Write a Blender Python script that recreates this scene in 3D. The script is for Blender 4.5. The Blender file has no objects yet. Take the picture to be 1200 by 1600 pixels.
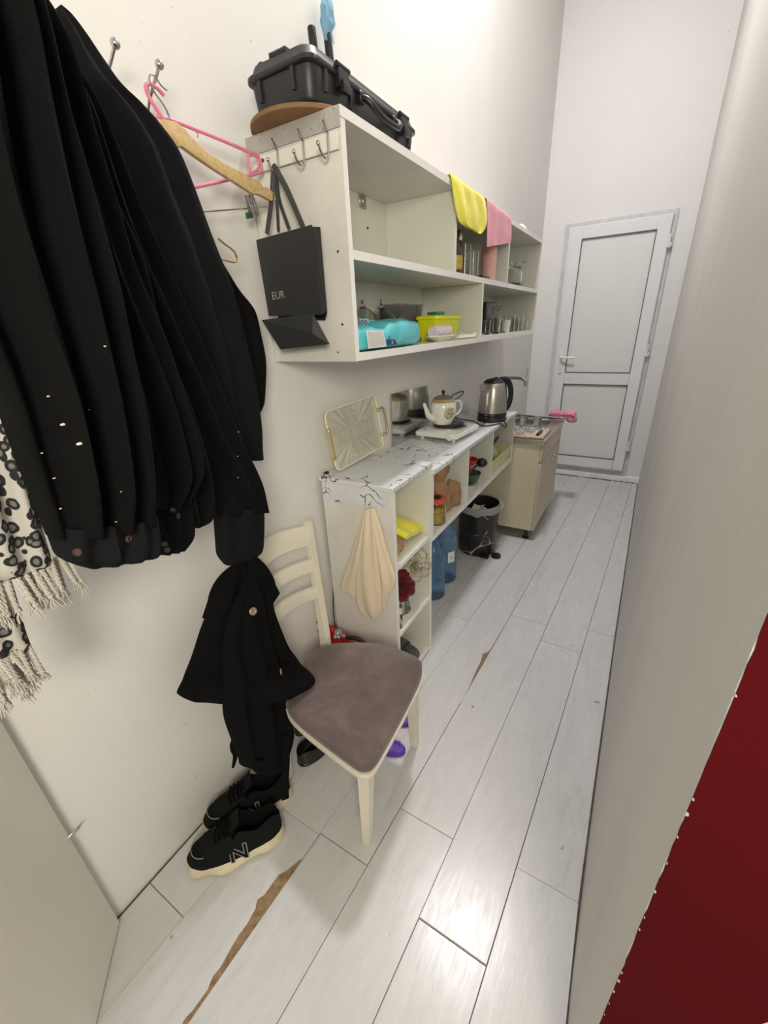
import bpy, bmesh, math, random
from mathutils import Vector, Matrix, noise
random.seed(7)
PI = math.pi
S = bpy.context.scene
COL = S.collection

# ------------------------------------------------------------------ camera
# corridor runs along +y, left wall x=-1.022, floor z=0, camera above the origin
FPX = 647.6; CH = 1.5
RX = Vector((0.86026296, 0.50806321, -0.04265457))   # camera right in world
DN = Vector((0.17322368, -0.36993727, -0.91276501))  # camera down
FW = Vector((-0.47952183, 0.77782915, -0.40625192))  # camera forward
cd = bpy.data.cameras.new('camera'); cam = bpy.data.objects.new('camera', cd); COL.objects.link(cam)
cd.sensor_fit = 'HORIZONTAL'; cd.sensor_width = 36.0; cd.lens = FPX * 36.0 / 1200.0
cd.clip_start = 0.01
R3 = Matrix((RX, -DN, -FW)).transposed()
cam.matrix_world = Matrix.Translation((0, 0, CH)) @ R3.to_4x4()
S.camera = cam

# ------------------------------------------------------------------ light
S.view_settings.view_transform = 'Standard'; S.view_settings.look = 'None'
S.view_settings.gamma = 1.0; S.view_settings.use_curve_mapping = False
S.view_settings.exposure = 0.0
W = bpy.data.worlds.new('world'); S.world = W; W.use_nodes = True
W.node_tree.nodes['Background'].inputs[0].default_value = (1.0, 0.93, 0.78, 1)
W.node_tree.nodes['Background'].inputs[1].default_value = 0.70
LAMP = (-0.60, 2.12, 4.20)
def area(name, loc, size, power, col, rot=(0, 0, 0), sy=None):
    l = bpy.data.lights.new(name, 'AREA'); l.energy = power; l.color = col; l.size = size
    if sy: l.shape = 'RECTANGLE'; l.size_y = sy
    o = bpy.data.objects.new(name, l); COL.objects.link(o); o.location = loc; o.rotation_euler = rot
    return o
area('lamp_light', (LAMP[0], LAMP[1], LAMP[2] - 0.05), 0.26, 58, (1.0, 0.965, 0.985))
area('room_light', (0.60, -0.75, 1.95), 0.5, 32, (1.0, 0.93, 0.78), (math.radians(80), 0, math.radians(48)))

# ------------------------------------------------------------------ helpers
def P(u, v, x=None, y=None, z=None):
    """the place on a real plane x=, y= or z= that was measured at (u, v) in the photograph"""
    r = RX * (u - 600) + DN * (v - 800) + FW * FPX
    if x is not None: t = x / r.x
    elif y is not None: t = y / r.y
    else: t = (z - CH) / r.z
    return Vector((0, 0, CH)) + r * t
V = Vector

def thing(name, label, cat, loc=(0, 0, 0), rotz=0.0, group=None):
    o = bpy.data.objects.new(name, None); COL.objects.link(o); o.empty_display_size = 0.05
    o.location = loc; o.rotation_euler = (0, 0, rotz)
    o['label'] = label; o['category'] = cat
    if group: o['group'] = group
    return o
def tag(o, label, cat, group=None):
    o['label'] = label; o['category'] = cat
    if group: o['group'] = group
    return o
def world_of(o):
    m = Matrix.Identity(4)
    while o is not None:
        m = (Matrix.Translation(o.location) @ o.rotation_euler.to_matrix().to_4x4()) @ m
        o = o.parent
    return m
def obj(name, bm, m, parent=None, world=True, ang=38, smooth=True, kind=None, label=None):
    """link bm as one mesh; world=True: vertices given in world space"""
    bmesh.ops.recalc_face_normals(bm, faces=bm.faces)
    if smooth:
        ca = math.radians(ang)
        for f in bm.faces: f.smooth = True
        for e in bm.edges:
            if len(e.link_faces) == 2 and e.calc_face_angle(0) > ca: e.smooth = False
    o_ = bpy.data.objects.new(name, None)
    me = bpy.data.meshes.new(name)
    if world:
        if parent is not None:
            bm.transform(world_of(parent).inverted()); off = None
        else:
            xs = [v.co.x for v in bm.verts]; ys = [v.co.y for v in bm.verts]; zs = [v.co.z for v in bm.verts]
            off = V(((min(xs) + max(xs)) / 2, (min(ys) + max(ys)) / 2, min(zs)))
            bm.transform(Matrix.Translation(-off))
    else: off = None
    bm.to_mesh(me); bm.free()
    bpy.data.objects.remove(o_)
    o = bpy.data.objects.new(name, me); COL.objects.link(o)
    for mm in (m if isinstance(m, (list, tuple)) else [m]): me.materials.append(mm)
    if parent is not None: o.parent = parent
    if off is not None: o.location = off
    if kind: o['kind'] = kind
    if label: o['label'] = label
    return o
def struct(name, bm, m, parent=None, **k):
    o = obj(name, bm, m, parent, **k)
    if parent is None: o['kind'] = 'structure'
    return o
def dup(root, loc, rotz=None, label=None, scale=None):
    def cp(o, par):
        c = o.copy(); COL.objects.link(c)
        if par is not None: c.parent = par
        for ch in o.children: cp(ch, c)
        return c
    r = cp(root, None); r.location = loc
    if rotz is not None: r.rotation_euler = (0, 0, rotz)
    if label: r['label'] = label
    if scale: r.scale = scale
    return r
def B(): return bmesh.new()
def box(bm, x0, x1, y0, y1, z0, z1, bev=0.0, seg=1, mi=0):
    t = bmesh.new()
    bmesh.ops.create_cube(t, size=1.0)
    for v in t.verts:
        v.co = V(((x0 + x1) / 2 + v.co.x * (x1 - x0), (y0 + y1) / 2 + v.co.y * (y1 - y0), (z0 + z1) / 2 + v.co.z * (z1 - z0)))
    if bev > 0: bmesh.ops.bevel(t, geom=t.edges[:], offset=bev, segments=seg, profile=0.7, affect='EDGES')
    for f in t.faces: f.material_index = mi
    merge(bm, t)
def merge(bm, t, M=None):
    if M is not None: t.transform(M)
    mp = {}
    for v in t.verts: mp[v] = bm.verts.new(v.co)
    for f in t.faces:
        try:
            nf = bm.faces.new([mp[v] for v in f.verts]); nf.material_index = f.material_index
        except ValueError: pass
    t.free()
def hexa(bm, p):
    """box from 8 corners: bottom ring 4, top ring 4"""
    v = [bm.verts.new(q) for q in p]
    for a in ((0, 1, 2, 3), (7, 6, 5, 4), (0, 4, 5, 1), (1, 5, 6, 2), (2, 6, 7, 3), (3, 7, 4, 0)): bm.faces.new([v[i] for i in a])
def prism(bm, pts, off, bev=0.0):
    t = bmesh.new(); off = V(off)
    a = [t.verts.new(V(p)) for p in pts]; b = [t.verts.new(V(p) + off) for p in pts]
    n = len(pts)
    t.faces.new(a); t.faces.new(b[::-1])
    for i in range(n): t.faces.new([a[i], b[i], b[(i + 1) % n], a[(i + 1) % n]])
    bmesh.ops.recalc_face_normals(t, faces=t.faces)
    if bev > 0: bmesh.ops.bevel(t, geom=t.edges[:], offset=bev, segments=2, profile=0.6, affect='EDGES')
    merge(bm, t)
def loft(bm, rings, cap=True, closed=False, mi=0):
    R = [[bm.verts.new(p) for p in r] for r in rings]; n = len(rings[0])
    prs = list(zip(R, R[1:])) + ([(R[-1], R[0])] if closed else [])
    for a, b in prs:
        for i in range(n):
            j = (i + 1) % n
            try: bm.faces.new([a[i], a[j], b[j], b[i]]).material_index = mi
            except ValueError: pass
    if cap and not closed:
        for r in (R[0][::-1], R[-1]):
            try: bm.faces.new(r).material_index = mi
            except ValueError: pass
def cr(pts, n):
    """Catmull-Rom through pts, n samples per span"""
    pts = [V(p) for p in pts]; out = []
    for i in range(len(pts) - 1):
        a = pts[max(i - 1, 0)]; b = pts[i]; c = pts[i + 1]; d = pts[min(i + 2, len(pts) - 1)]
        for k in range(n):
            t = k / n
            out.append(0.5 * ((2 * b) + (c - a) * t + (2 * a - 5 * b + 4 * c - d) * t * t + (3 * b - a - 3 * c + d) * t ** 3))
    out.append(pts[-1]); return out
def tube(bm, pts, r, seg=8, closed=False, smooth=0, flat=None, mi=0):
    """flat=(w, h, up) gives a flattened section"""
    if smooth:
        if isinstance(r, (list, tuple)):
            r = [q.x for q in cr([V((a, 0, 0)) for a in r], smooth)]
        pts = cr(pts, smooth)
    pts = [V(p) for p in pts]; n = len(pts); rings = []
    up = None
    for i in range(n):
        if closed: t = (pts[(i + 1) % n] - pts[i - 1])
        else: t = pts[min(i + 1, n - 1)] - pts[max(i - 1, 0)]
        if t.length < 1e-9: t = V((0, 0, 1))
        t.normalize()
        if up is None:
            up = V((0, 0, 1)) if abs(t.z) < 0.9 else V((1, 0, 0))
            if flat: up = V(flat[2])
        up = (up - t * up.dot(t))
        if up.length < 1e-6: up = t.orthogonal()
        up.normalize(); sd = t.cross(up)
        rr = r[min(i, len(r) - 1)] if isinstance(r, (list, tuple)) else r
        a, b = (flat[0], flat[1]) if flat else (rr, rr)
        rings.append([pts[i] + sd * (a * math.cos(2 * PI * k / seg)) + up * (b * math.sin(2 * PI * k / seg)) for k in range(seg)])
    loft(bm, rings, cap=not closed, closed=closed, mi=mi)
def lathe(bm, prof, c=(0, 0, 0), seg=28, M=None, mi=0):
    t = bmesh.new(); R = []
    for r, z in prof:
        if r < 1e-6: R.append([t.verts.new((0, 0, z))])
        else: R.append([t.verts.new((r * math.cos(2 * PI * k / seg), r * math.sin(2 * PI * k / seg), z)) for k in range(seg)])
    for a, b in zip(R, R[1:]):
        for i in range(seg):
            j = (i + 1) % seg
            q = [a[i % len(a)], a[j % len(a)], b[j % len(b)], b[i % len(b)]]
            u = []
            for w in q:
                if w not in u: u.append(w)
            if len(u) > 2:
                try: t.faces.new(u).material_index = mi
                except ValueError: pass
    if len(R[0]) > 1: t.faces.new(R[0])
    if len(R[-1]) > 1: t.faces.new(R[-1])
    MM = Matrix.Translation(c) if M is None else M
    merge(bm, t, MM)
def ball(bm, c, r, seg=12, sc=(1, 1, 1)):
    t = bmesh.new(); bmesh.ops.create_uvsphere(t, u_segments=seg, v_segments=max(6, seg // 2 + 2), radius=r)
    for v in t.verts: v.co = V(c) + V((v.co.x * sc[0], v.co.y * sc[1], v.co.z * sc[2]))
    merge(bm, t)
def nz(p, s=1.0, seed=0.0): return noise.noise(V(p) * s + V((seed, seed * 1.7, -seed)))
def drape(bm, rows, n=7, seg=44, folds=5, amp=0.01, seed=1.0, pw=0.75, rough=0.004, droop=None):
    """hanging cloth as a closed volume; rows = (left, right, thickness[, fold amplitude])"""
    L = cr([r[0] for r in rows], n); Rr = cr([r[1] for r in rows], n)
    T = cr([V((r[2], r[3] if len(r) > 3 else amp, 0)) for r in rows], n)
    m = len(L); rings = []
    for i in range(m):
        ax = (Rr[i] - L[i]) / 2; c = (Rr[i] + L[i]) / 2
        k = min(i, m - 2); tn = ((L[k + 1] + Rr[k + 1]) - (L[k] + Rr[k]))
        nn = ax.cross(tn)
        if nn.length < 1e-9: nn = V((1, 0, 0))
        nn.normalize()
        if nn.dot(V((0, 0, CH)) - c) < 0: nn = -nn
        ring = []
        for q in range(seg):
            th = 2 * PI * q / seg; cs, sn = math.cos(th), math.sin(th)
            sx = math.copysign(abs(cs) ** 0.9, cs); sy = math.copysign(abs(sn) ** pw, sn)
            p = c + ax * sx + nn * (sy * T[i].x / 2)
            f = math.sin(folds * sx * 2.2 + seed + 1.3 * math.sin(i / m * 3 + seed)) + 0.5 * math.sin(folds * 1.9 * sx + seed * 2 + i / m * 2)
            p += nn * (f * T[i].y * (1 - 0.6 * abs(cs) ** 3)) * (1 if sn > -0.2 else -0.5)
            p += nn * (nz(p, 9, seed) * rough * 2) + ax.normalized() * (nz(p, 7, seed + 5) * rough)
            if droop and i == m - 1: p += V((0, 0, droop * nz(p, 14, seed + 9)))
            ring.append(p)
        rings.append(ring)
    loft(bm, rings)
def text(name, s, size, M, m, parent, depth=0.0004, bold=0.0, world=True):
    c = bpy.data.curves.new(name, 'FONT'); c.body = s; c.size = size; c.extrude = depth; c.offset = bold
    c.align_x = 'CENTER'; c.align_y = 'CENTER'
    t = bpy.data.objects.new(name, c); COL.objects.link(t)
    dg = bpy.context.evaluated_depsgraph_get(); me = bpy.data.meshes.new_from_object(t.evaluated_get(dg))
    bpy.data.objects.remove(t); bm = bmesh.new(); bm.from_mesh(me); bpy.data.meshes.remove(me)
    bm.transform(M)
    return obj(name, bm, m, parent, world=world, smooth=False)
def frame(o, xd, yd):
    """matrix placing local x along xd, local y along yd, origin o"""
    xd = V(xd).normalized(); yd = V(yd); yd = (yd - xd * yd.dot(xd)).normalized(); zd = xd.cross(yd)
    M = Matrix((xd, yd, zd)).transposed().to_4x4(); M.translation = V(o); return M

# ------------------------------------------------------------------ materials
class NT:
    def __init__(s, name):
        s.m = bpy.data.materials.new(name); s.m.use_nodes = True; s.t = s.m.node_tree
        s.b = s.t.nodes['Principled BSDF']
    def n(s, typ, **k):
        q = s.t.nodes.new(typ)
        for a, b in k.items():
            if a in q.inputs.keys(): q.inputs[a].default_value = b
            else: setattr(q, a, b)
        return q
    def l(s, a, b): s.t.links.new(a, b)
    def coord(s, scale=(1, 1, 1), rot=(0, 0, 0), kind='Object'):
        c = s.n('ShaderNodeTexCoord'); mp = s.n('ShaderNodeMapping'); s.l(c.outputs[kind], mp.inputs[0])
        mp.inputs['Scale'].default_value = scale; mp.inputs['Rotation'].default_value = rot
        return mp.outputs[0]
    def noise(s, co, scale, detail=4, rough=0.55, dist=0.0):
        q = s.n('ShaderNodeTexNoise'); s.l(co, q.inputs['Vector']); q.inputs['Scale'].default_value = scale
        q.inputs['Detail'].default_value = detail; q.inputs['Roughness'].default_value = rough; q.inputs['Distortion'].default_value = dist
        return q.outputs['Fac']
    def ramp(s, fac, stops):
        q = s.n('ShaderNodeValToRGB'); s.l(fac, q.inputs[0]); e = q.color_ramp.elements
        while len(e) < len(stops): e.new(0.5)
        for i, (p, c) in enumerate(stops):
            e[i].position = p; e[i].color = (c[0], c[1], c[2], 1) if hasattr(c, '__len__') else (c, c, c, 1)
        return q.outputs[0]
    def mix(s, f, a, b, mode='MIX'):
        q = s.n('ShaderNodeMix', data_type='RGBA', blend_type=mode)
        for sock, v in ((0, f), (6, a), (7, b)):
            if isinstance(v, bpy.types.NodeSocket): s.l(v, q.inputs[sock])
            elif sock == 0: q.inputs[0].default_value = v
            else: q.inputs[sock].default_value = (*v, 1)
        return q.outputs[2]
    def math(s, op, a, b=0.0, c=0.0):
        q = s.n('ShaderNodeMath', operation=op)
        for i, v in enumerate((a, b, c)):
            if isinstance(v, bpy.types.NodeSocket): s.l(v, q.inputs[i])
            else: q.inputs[i].default_value = v
        return q.outputs[0]
    def col(s, c):
        if isinstance(c, bpy.types.NodeSocket): s.l(c, s.b.inputs['Base Color'])
        else: s.b.inputs['Base Color'].default_value = (*c, 1)
    def set(s, **k):
        for a, b in k.items():
            a = a.replace('_', ' ')
            if isinstance(b, bpy.types.NodeSocket): s.l(b, s.b.inputs[a])
            else: s.b.inputs[a].default_value = b
    def bump(s, h, strength=0.3, dist=0.002):
        q = s.n('ShaderNodeBump'); s.l(h, q.inputs['Height']); q.inputs['Strength'].default_value = strength
        q.inputs['Distance'].default_value = dist; s.l(q.outputs[0], s.b.inputs['Normal'])
def basic(name, c, rough=0.5, metal=0.0, var=0.06, sc=20, bump=0.0, bsc=200, dist=0.001, **k):
    t = NT(name); co = t.coord(); f = t.noise(co, sc)
    hi = tuple(min(1, x * (1 + var)) for x in c); lo = tuple(x * (1 - var) for x in c)
    t.col(t.ramp(f, [(0.3, lo), (0.7, hi)])); t.set(Roughness=rough, Metallic=metal, **k)
    if bump: t.bump(t.noise(co, bsc, 3), bump, dist)
    return t.m
def paint(name, c, streak=(1, 1, 1), dirt=0.12, bump=0.25):
    t = NT(name); co = t.coord(kind='Object'); cs = t.coord(streak)
    a = t.noise(cs, 3.0, 5, 0.6); b = t.noise(co, 0.9, 3)
    base = t.mix(t.ramp(a, [(0.35, 0.0), (0.75, 1.0)]), tuple(x * (1 - dirt) for x in c), c)
    base = t.mix(t.ramp(b, [(0.3, 0.0), (0.7, 0.6)]), base, tuple(min(1, x * 1.03) for x in c))
    sp = t.noise(co, 60, 2, 0.4); dk = t.ramp(sp, [(0.76, 0.0), (0.80, 0.55)])
    base = t.mix(dk, base, (c[0] * 0.55, c[1] * 0.5, c[2] * 0.42))
    t.col(base); t.set(Roughness=0.55)
    h = t.math('ADD', t.noise(co, 14, 5, 0.6), t.math('MULTIPLY', t.noise(co, 160, 3), 0.25))
    t.bump(h, bump, 0.004); return t.m
def fabric(name, c, sc=500, rough=0.95, var=0.25, bump=0.5, sheen=0.3, dist=0.0008, wr=0.0):
    t = NT(name); co = t.coord()
    f = t.noise(co, sc, 3, 0.7); g = t.noise(co, 12, 3)
    a = t.mix(t.ramp(g, [(0.3, 0.0), (0.75, 1.0)]), tuple(x * (1 - var) for x in c), tuple(min(1, x * (1 + var * 0.5)) for x in c))
    t.col(t.mix(t.ramp(f, [(0.35, 0.0), (0.7, 0.5)]), a, tuple(min(1, x * 1.25) for x in c)))
    t.set(Roughness=rough); t.b.inputs['Sheen Weight'].default_value = sheen; t.b.inputs['Sheen Roughness'].default_value = 0.5
    if sheen == 0: t.b.inputs['Specular IOR Level'].default_value = 0.12
    h = f
    if wr: h = t.math('ADD', t.math('MULTIPLY', t.noise(co, 16, 4, 0.6, 1.0), wr), f)
    t.bump(h, bump, dist * (6 if wr else 1)); return t.m
M = {}
M['wall_left'] = paint('wall_paint_cream', (0.76, 0.752, 0.725), (1, 1, 0.35), 0.05, 0.35)
M['wall'] = paint('wall_paint_white', (0.80, 0.79, 0.775), (1, 1, 0.35), 0.05, 0.3)
M['wall_right'] = paint('wall_paint_smeared', (0.66, 0.64, 0.60), (1.5, 1.5, 0.2), 0.15, 0.3)
M['plaster'] = basic('bare_plaster', (0.74, 0.66, 0.55), 0.9, bump=0.6, bsc=80)
M['chip'] = basic('paint_chip', (0.46, 0.44, 0.41), 0.8, bump=0.4)
M['red'] = basic('dark_red_paint', (0.072, 0.0004, 0.0022), 0.9, var=0.1, sc=3, bump=0.15, bsc=300, Specular_IOR_Level=0.15)
M['lam'] = basic('white_laminate', (0.73, 0.73, 0.65), 0.35, var=0.03, sc=3)  # greenish tone of the shaded shelf interiors is put into this colour
M['lam_side'] = basic('grimy_laminate', (0.70, 0.68, 0.63), 0.45, var=0.07, sc=6)
M['edge'] = basic('bright_edge_band', (0.86, 0.85, 0.84), 0.3, var=0.02)
M['hole'] = basic('dark_screw_head', (0.06, 0.05, 0.04), 0.5, 0.4)
M['cream'] = basic('cream_board', (0.72, 0.67, 0.47), 0.45, var=0.05, sc=4)
M['creamdoor'] = basic('beige_door_board', (0.66, 0.57, 0.43), 0.45, var=0.06, sc=4)
M['upvc'] = basic('white_plastic_frame', (0.78, 0.80, 0.82), 0.25, var=0.02, sc=2)
M['panel'] = basic('white_door_panel', (0.76, 0.78, 0.76), 0.35, var=0.02, sc=2)
M['filler'] = basic('grey_filler_strip', (0.60, 0.61, 0.63), 0.7, var=0.12, sc=14, bump=0.4, bsc=40)
M['gap'] = basic('rubber_gasket', (0.12, 0.12, 0.12), 0.7)
M['chrome'] = basic('chrome', (0.55, 0.55, 0.56), 0.18, 1.0, var=0.02)
M['steel'] = basic('brushed_steel', (0.50, 0.49, 0.46), 0.28, 1.0, var=0.06, sc=40)
M['mirrorsteel'] = basic('polished_steel_sheet', (0.62, 0.62, 0.60), 0.09, 1.0, var=0.05, sc=6, bump=0.06, bsc=5, dist=0.01)
M['gold'] = basic('brass_gold', (0.72, 0.56, 0.22), 0.22, 1.0, var=0.05)
M['blkmetal'] = basic('black_enamel', (0.02, 0.018, 0.017), 0.3, 0.2)
M['blkplastic'] = basic('black_plastic', (0.009, 0.009, 0.0095), 0.35, var=0.1)
M['case'] = basic('charcoal_case_plastic', (0.014, 0.015, 0.018), 0.4, var=0.12, bump=0.25, bsc=350)
M['coat'] = fabric('black_fleece', (0.0042, 0.0042, 0.0046), 260, 1.0, 0.3, 0.9, 0.0, 0.003)
M['shirt'] = fabric('black_cotton', (0.0065, 0.0068, 0.0082), 900, 0.85, 0.2, 0.3, 0.0, 0.0012, wr=1.2)
M['suit'] = fabric('black_suiting', (0.0038, 0.0038, 0.0046), 900, 0.9, 0.2, 0.3, 0.0, 0.001, wr=0.8)
M['coatchair'] = fabric('black_crumpled_cotton', (0.0036, 0.0036, 0.0042), 900, 0.95, 0.2, 0.35, 0.0, 0.0012, wr=1.6)
M['lint'] = basic('lint', (0.7, 0.62, 0.5), 0.9)
M['btn'] = basic('dark_button', (0.07, 0.035, 0.03), 0.3)
M['btnblack'] = basic('black_button', (0.02, 0.02, 0.02), 0.15)
M['btnbrown'] = basic('brown_coat_button', (0.22, 0.15, 0.10), 0.3, var=0.4, sc=80)
M['pink'] = basic('pink_plastic', (0.78, 0.24, 0.36), 0.35)
M['wood'] = None
t = NT('pale_hanger_wood'); co = t.coord((1, 14, 14)); f = t.noise(co, 6, 4, 0.6, 0.6)
t.col(t.ramp(f, [(0.25, (0.42, 0.28, 0.12)), (0.7, (0.62, 0.45, 0.22))])); t.set(Roughness=0.35); M['wood'] = t.m
M['chairwood'] = basic('ivory_painted_wood', (0.74, 0.70, 0.58), 0.38, var=0.06, sc=9)
t = NT('mauve_velvet'); co = t.coord(); f = t.noise(co, 9, 5, 0.6, 0.4); g = t.noise(co, 300, 2)
t.col(t.ramp(f, [(0.28, (0.075, 0.050, 0.047)), (0.5, (0.112, 0.079, 0.074)), (0.72, (0.17, 0.124, 0.114))])); t.set(Roughness=0.9)
t.b.inputs['Sheen Weight'].default_value = 0.35; t.bump(g, 0.2, 0.0006); M['velvet'] = t.m
M['board'] = basic('brown_fibreboard', (0.23, 0.125, 0.055), 0.8, var=0.15, sc=8)
M['bag'] = basic('charcoal_paper', (0.026, 0.026, 0.027), 0.6, var=0.08, sc=3)
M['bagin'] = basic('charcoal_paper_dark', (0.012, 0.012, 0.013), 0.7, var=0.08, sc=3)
M['ribbon'] = basic('grey_ribbon', (0.055, 0.055, 0.058), 0.7, var=0.1)
M['foil'] = basic('silver_foil', (0.62, 0.58, 0.50), 0.35, 0.6)
M['yellow'] = fabric('yellow_microfibre', (0.86, 0.78, 0.06), 700, 0.95, 0.08, 0.6, 0.3, 0.0012)
M['pinkcloth'] = fabric('pink_microfibre', (0.74, 0.28, 0.38), 600, 0.95, 0.12, 0.6, 0.3, 0.0012)
M['towel'] = fabric('beige_terry', (0.76, 0.64, 0.47), 450, 1.0, 0.08, 0.8, 0.25, 0.002)
M['white'] = basic('white_plastic', (0.82, 0.82, 0.80), 0.3, var=0.02)
M['whitecer'] = basic('white_ceramic', (0.80, 0.79, 0.74), 0.15, var=0.02)
M['turq'] = basic('turquoise_wrapper', (0.11, 0.55, 0.62), 0.28, var=0.10, sc=14, bump=0.5, bsc=22, dist=0.004)
M['navy'] = basic('navy_print', (0.02, 0.05, 0.16), 0.4)
M['tissue'] = basic('ivory_tissue', (0.80, 0.78, 0.66), 0.9)
M['label'] = None
t = NT('printed_label'); co = t.coord(); v = t.n('ShaderNodeTexBrick'); t.l(t.coord((14, 14, 14), (0, PI / 2, 0)), v.inputs['Vector'])
v.inputs['Color1'].default_value = (0.25, 0.26, 0.28, 1); v.inputs['Color2'].default_value = (0.55, 0.55, 0.55, 1); v.inputs['Mortar'].default_value = (0.78, 0.78, 0.76, 1)
v.inputs['Mortar Size'].default_value = 0.08; v.inputs['Scale'].default_value = 6; v.inputs['Brick Width'].default_value = 0.5; v.inputs['Row Height'].default_value = 0.35
t.col(v.outputs[0]); t.set(Roughness=0.4); M['label'] = t.m
M['lime'] = basic('lime_yellow_plastic', (0.75, 0.80, 0.015), 0.3, var=0.03)
M['green'] = basic('green_plastic', (0.03, 0.22, 0.09), 0.35)
M['darkgreen'] = basic('dark_green_glaze', (0.035, 0.085, 0.055), 0.25)
M['salmon'] = basic('salmon_pink_card', (0.74, 0.42, 0.38), 0.6, var=0.05)
M['lilac'] = basic('lilac_white', (0.66, 0.60, 0.66), 0.5, var=0.2, sc=90)
M['redgl'] = basic('red_paint_gloss', (0.42, 0.012, 0.012), 0.25, var=0.1)
M['redrose'] = fabric('red_silk', (0.28, 0.004, 0.012), 300, 0.7, 0.2, 0.3, 0.2)
M['whiterose'] = fabric('ivory_silk', (0.80, 0.76, 0.62), 300, 0.7, 0.06, 0.3, 0.2)
M['leaf'] = basic('dark_leaf', (0.06, 0.05, 0.03), 0.6)
M['brownpaper'] = basic('brown_kraft_paper', (0.36, 0.21, 0.11), 0.75, var=0.25, sc=14, bump=0.8, bsc=30, dist=0.006)
M['wicker'] = None
t = NT('woven_straw'); v = t.n('ShaderNodeTexChecker'); t.l(t.coord((1, 1, 1), (0.3, 0.2, 0.7)), v.inputs[0]); v.inputs['Scale'].default_value = 160
v.inputs['Color1'].default_value = (0.50, 0.33, 0.18, 1); v.inputs['Color2'].default_value = (0.28, 0.17, 0.09, 1); t.col(v.outputs[0]); t.bump(v.outputs['Fac'], 0.6, 0.002); t.set(Roughness=0.8); M['wicker'] = t.m
M['purple'] = basic('purple_foam', (0.10, 0.03, 0.36), 0.5, var=0.15, sc=60)
M['greyrubber'] = basic('grey_foam', (0.13, 0.125, 0.105), 0.6, var=0.2)
M['paleyellow'] = basic('pale_yellow_plastic', (0.76, 0.74, 0.42), 0.4)
M['sand'] = basic('cream_rubber', (0.66, 0.59, 0.42), 0.6, var=0.08)
M['shoe'] = fabric('black_mesh_leather', (0.006, 0.007, 0.0072), 700, 0.75, 0.3, 0.5, 0.0)
M['shoein'] = basic('black_lining', (0.002, 0.002, 0.0025), 0.95, Specular_IOR_Level=.1)
M['greystitch'] = basic('grey_reflective', (0.22, 0.22, 0.22), 0.4)
M['leather'] = basic('black_leather', (0.012, 0.011, 0.011), 0.35, var=0.2)
M['amber'] = basic('amber_food', (0.50, 0.34, 0.05), 0.4, var=0.4, sc=60)
M['coffee'] = basic('brown_bottle', (0.05, 0.03, 0.015), 0.25)
M['lampglow'] = None
t = NT('lamp_diffuser'); t.col((0.9, 0.9, 0.9)); t.b.inputs['Emission Color'].default_value = (1, 0.97, 0.95, 1); t.b.inputs['Emission Strength'].default_value = 6; M['lampglow'] = t.m
def glass(name, c=(0.95, 0.97, 0.96), rough=0.03, tr=1.0, ior=1.35, alpha=1.0):
    t = NT(name); co = t.coord(); f = t.noise(co, 6, 2)
    t.col(t.ramp(f, [(0.3, tuple(x * 0.97 for x in c)), (0.7, c)])); t.set(Roughness=rough, IOR=ior, Alpha=alpha); t.b.inputs['Transmission Weight'].default_value = tr
    return t.m
M['glass'] = glass('clear_glass')
M['glassgrey'] = glass('smoky_glass', (0.42, 0.42, 0.42), 0.1, 0.8)
M['trayglass'] = glass('pressed_cream_glass', (0.90, 0.89, 0.76), 0.16, 0.12, 1.45)
M['blueglass'] = glass('blue_water_plastic', (0.36, 0.58, 0.84), 0.08, 0.8, 1.2)
M['film'] = glass('clear_plastic_film', (0.86, 0.87, 0.88), 0.25, 0.6, 1.1)
M['bluebag'] = glass('blue_plastic_film', (0.30, 0.55, 0.72), 0.3, 0.35, 1.1)
def marble(name, base, vein, sc=9.0, w=0.03, rough=0.2, gate=(0.48, 0.56), shade=0.06):
    t = NT(name); co = t.coord()
    nq = t.n('ShaderNodeTexNoise'); t.l(co, nq.inputs['Vector']); nq.inputs['Scale'].default_value = sc * 0.9; nq.inputs['Detail'].default_value = 5
    ad = t.n('ShaderNodeVectorMath', operation='MULTIPLY_ADD'); t.l(nq.outputs['Color'], ad.inputs[0]); ad.inputs[1].default_value = (0.12, 0.12, 0.12); t.l(co, ad.inputs[2])
    v = t.n('ShaderNodeTexVoronoi', feature='DISTANCE_TO_EDGE'); t.l(ad.outputs[0], v.inputs['Vector']); v.inputs['Scale'].default_value = sc
    g = t.ramp(t.noise(co, sc * 0.8, 2), [(gate[0], 0.0), (gate[1], 1.0)])
    wd = t.math('MULTIPLY', t.noise(co, sc * 3, 2), w * 2)
    ln = t.math('LESS_THAN', v.outputs['Distance'], t.math('MULTIPLY', wd, g))
    sh = t.ramp(t.noise(co, sc * 0.4, 4), [(0.35, tuple(x * (1 - shade * 2) for x in base)), (0.65, base)])
    t.col(t.mix(ln, sh, vein)); t.set(Roughness=rough); return t.m
M['marble'] = marble('marble_laminate', (0.72, 0.74, 0.76), (0.13, 0.13, 0.14), 13, 0.040, 0.22, (0.50, 0.66))
M['blkmarble'] = marble('black_marble_print', (0.016, 0.016, 0.017), (0.50, 0.46, 0.38), 7.0, 0.03, 0.3, (0.46, 0.6), 0.0)
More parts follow.
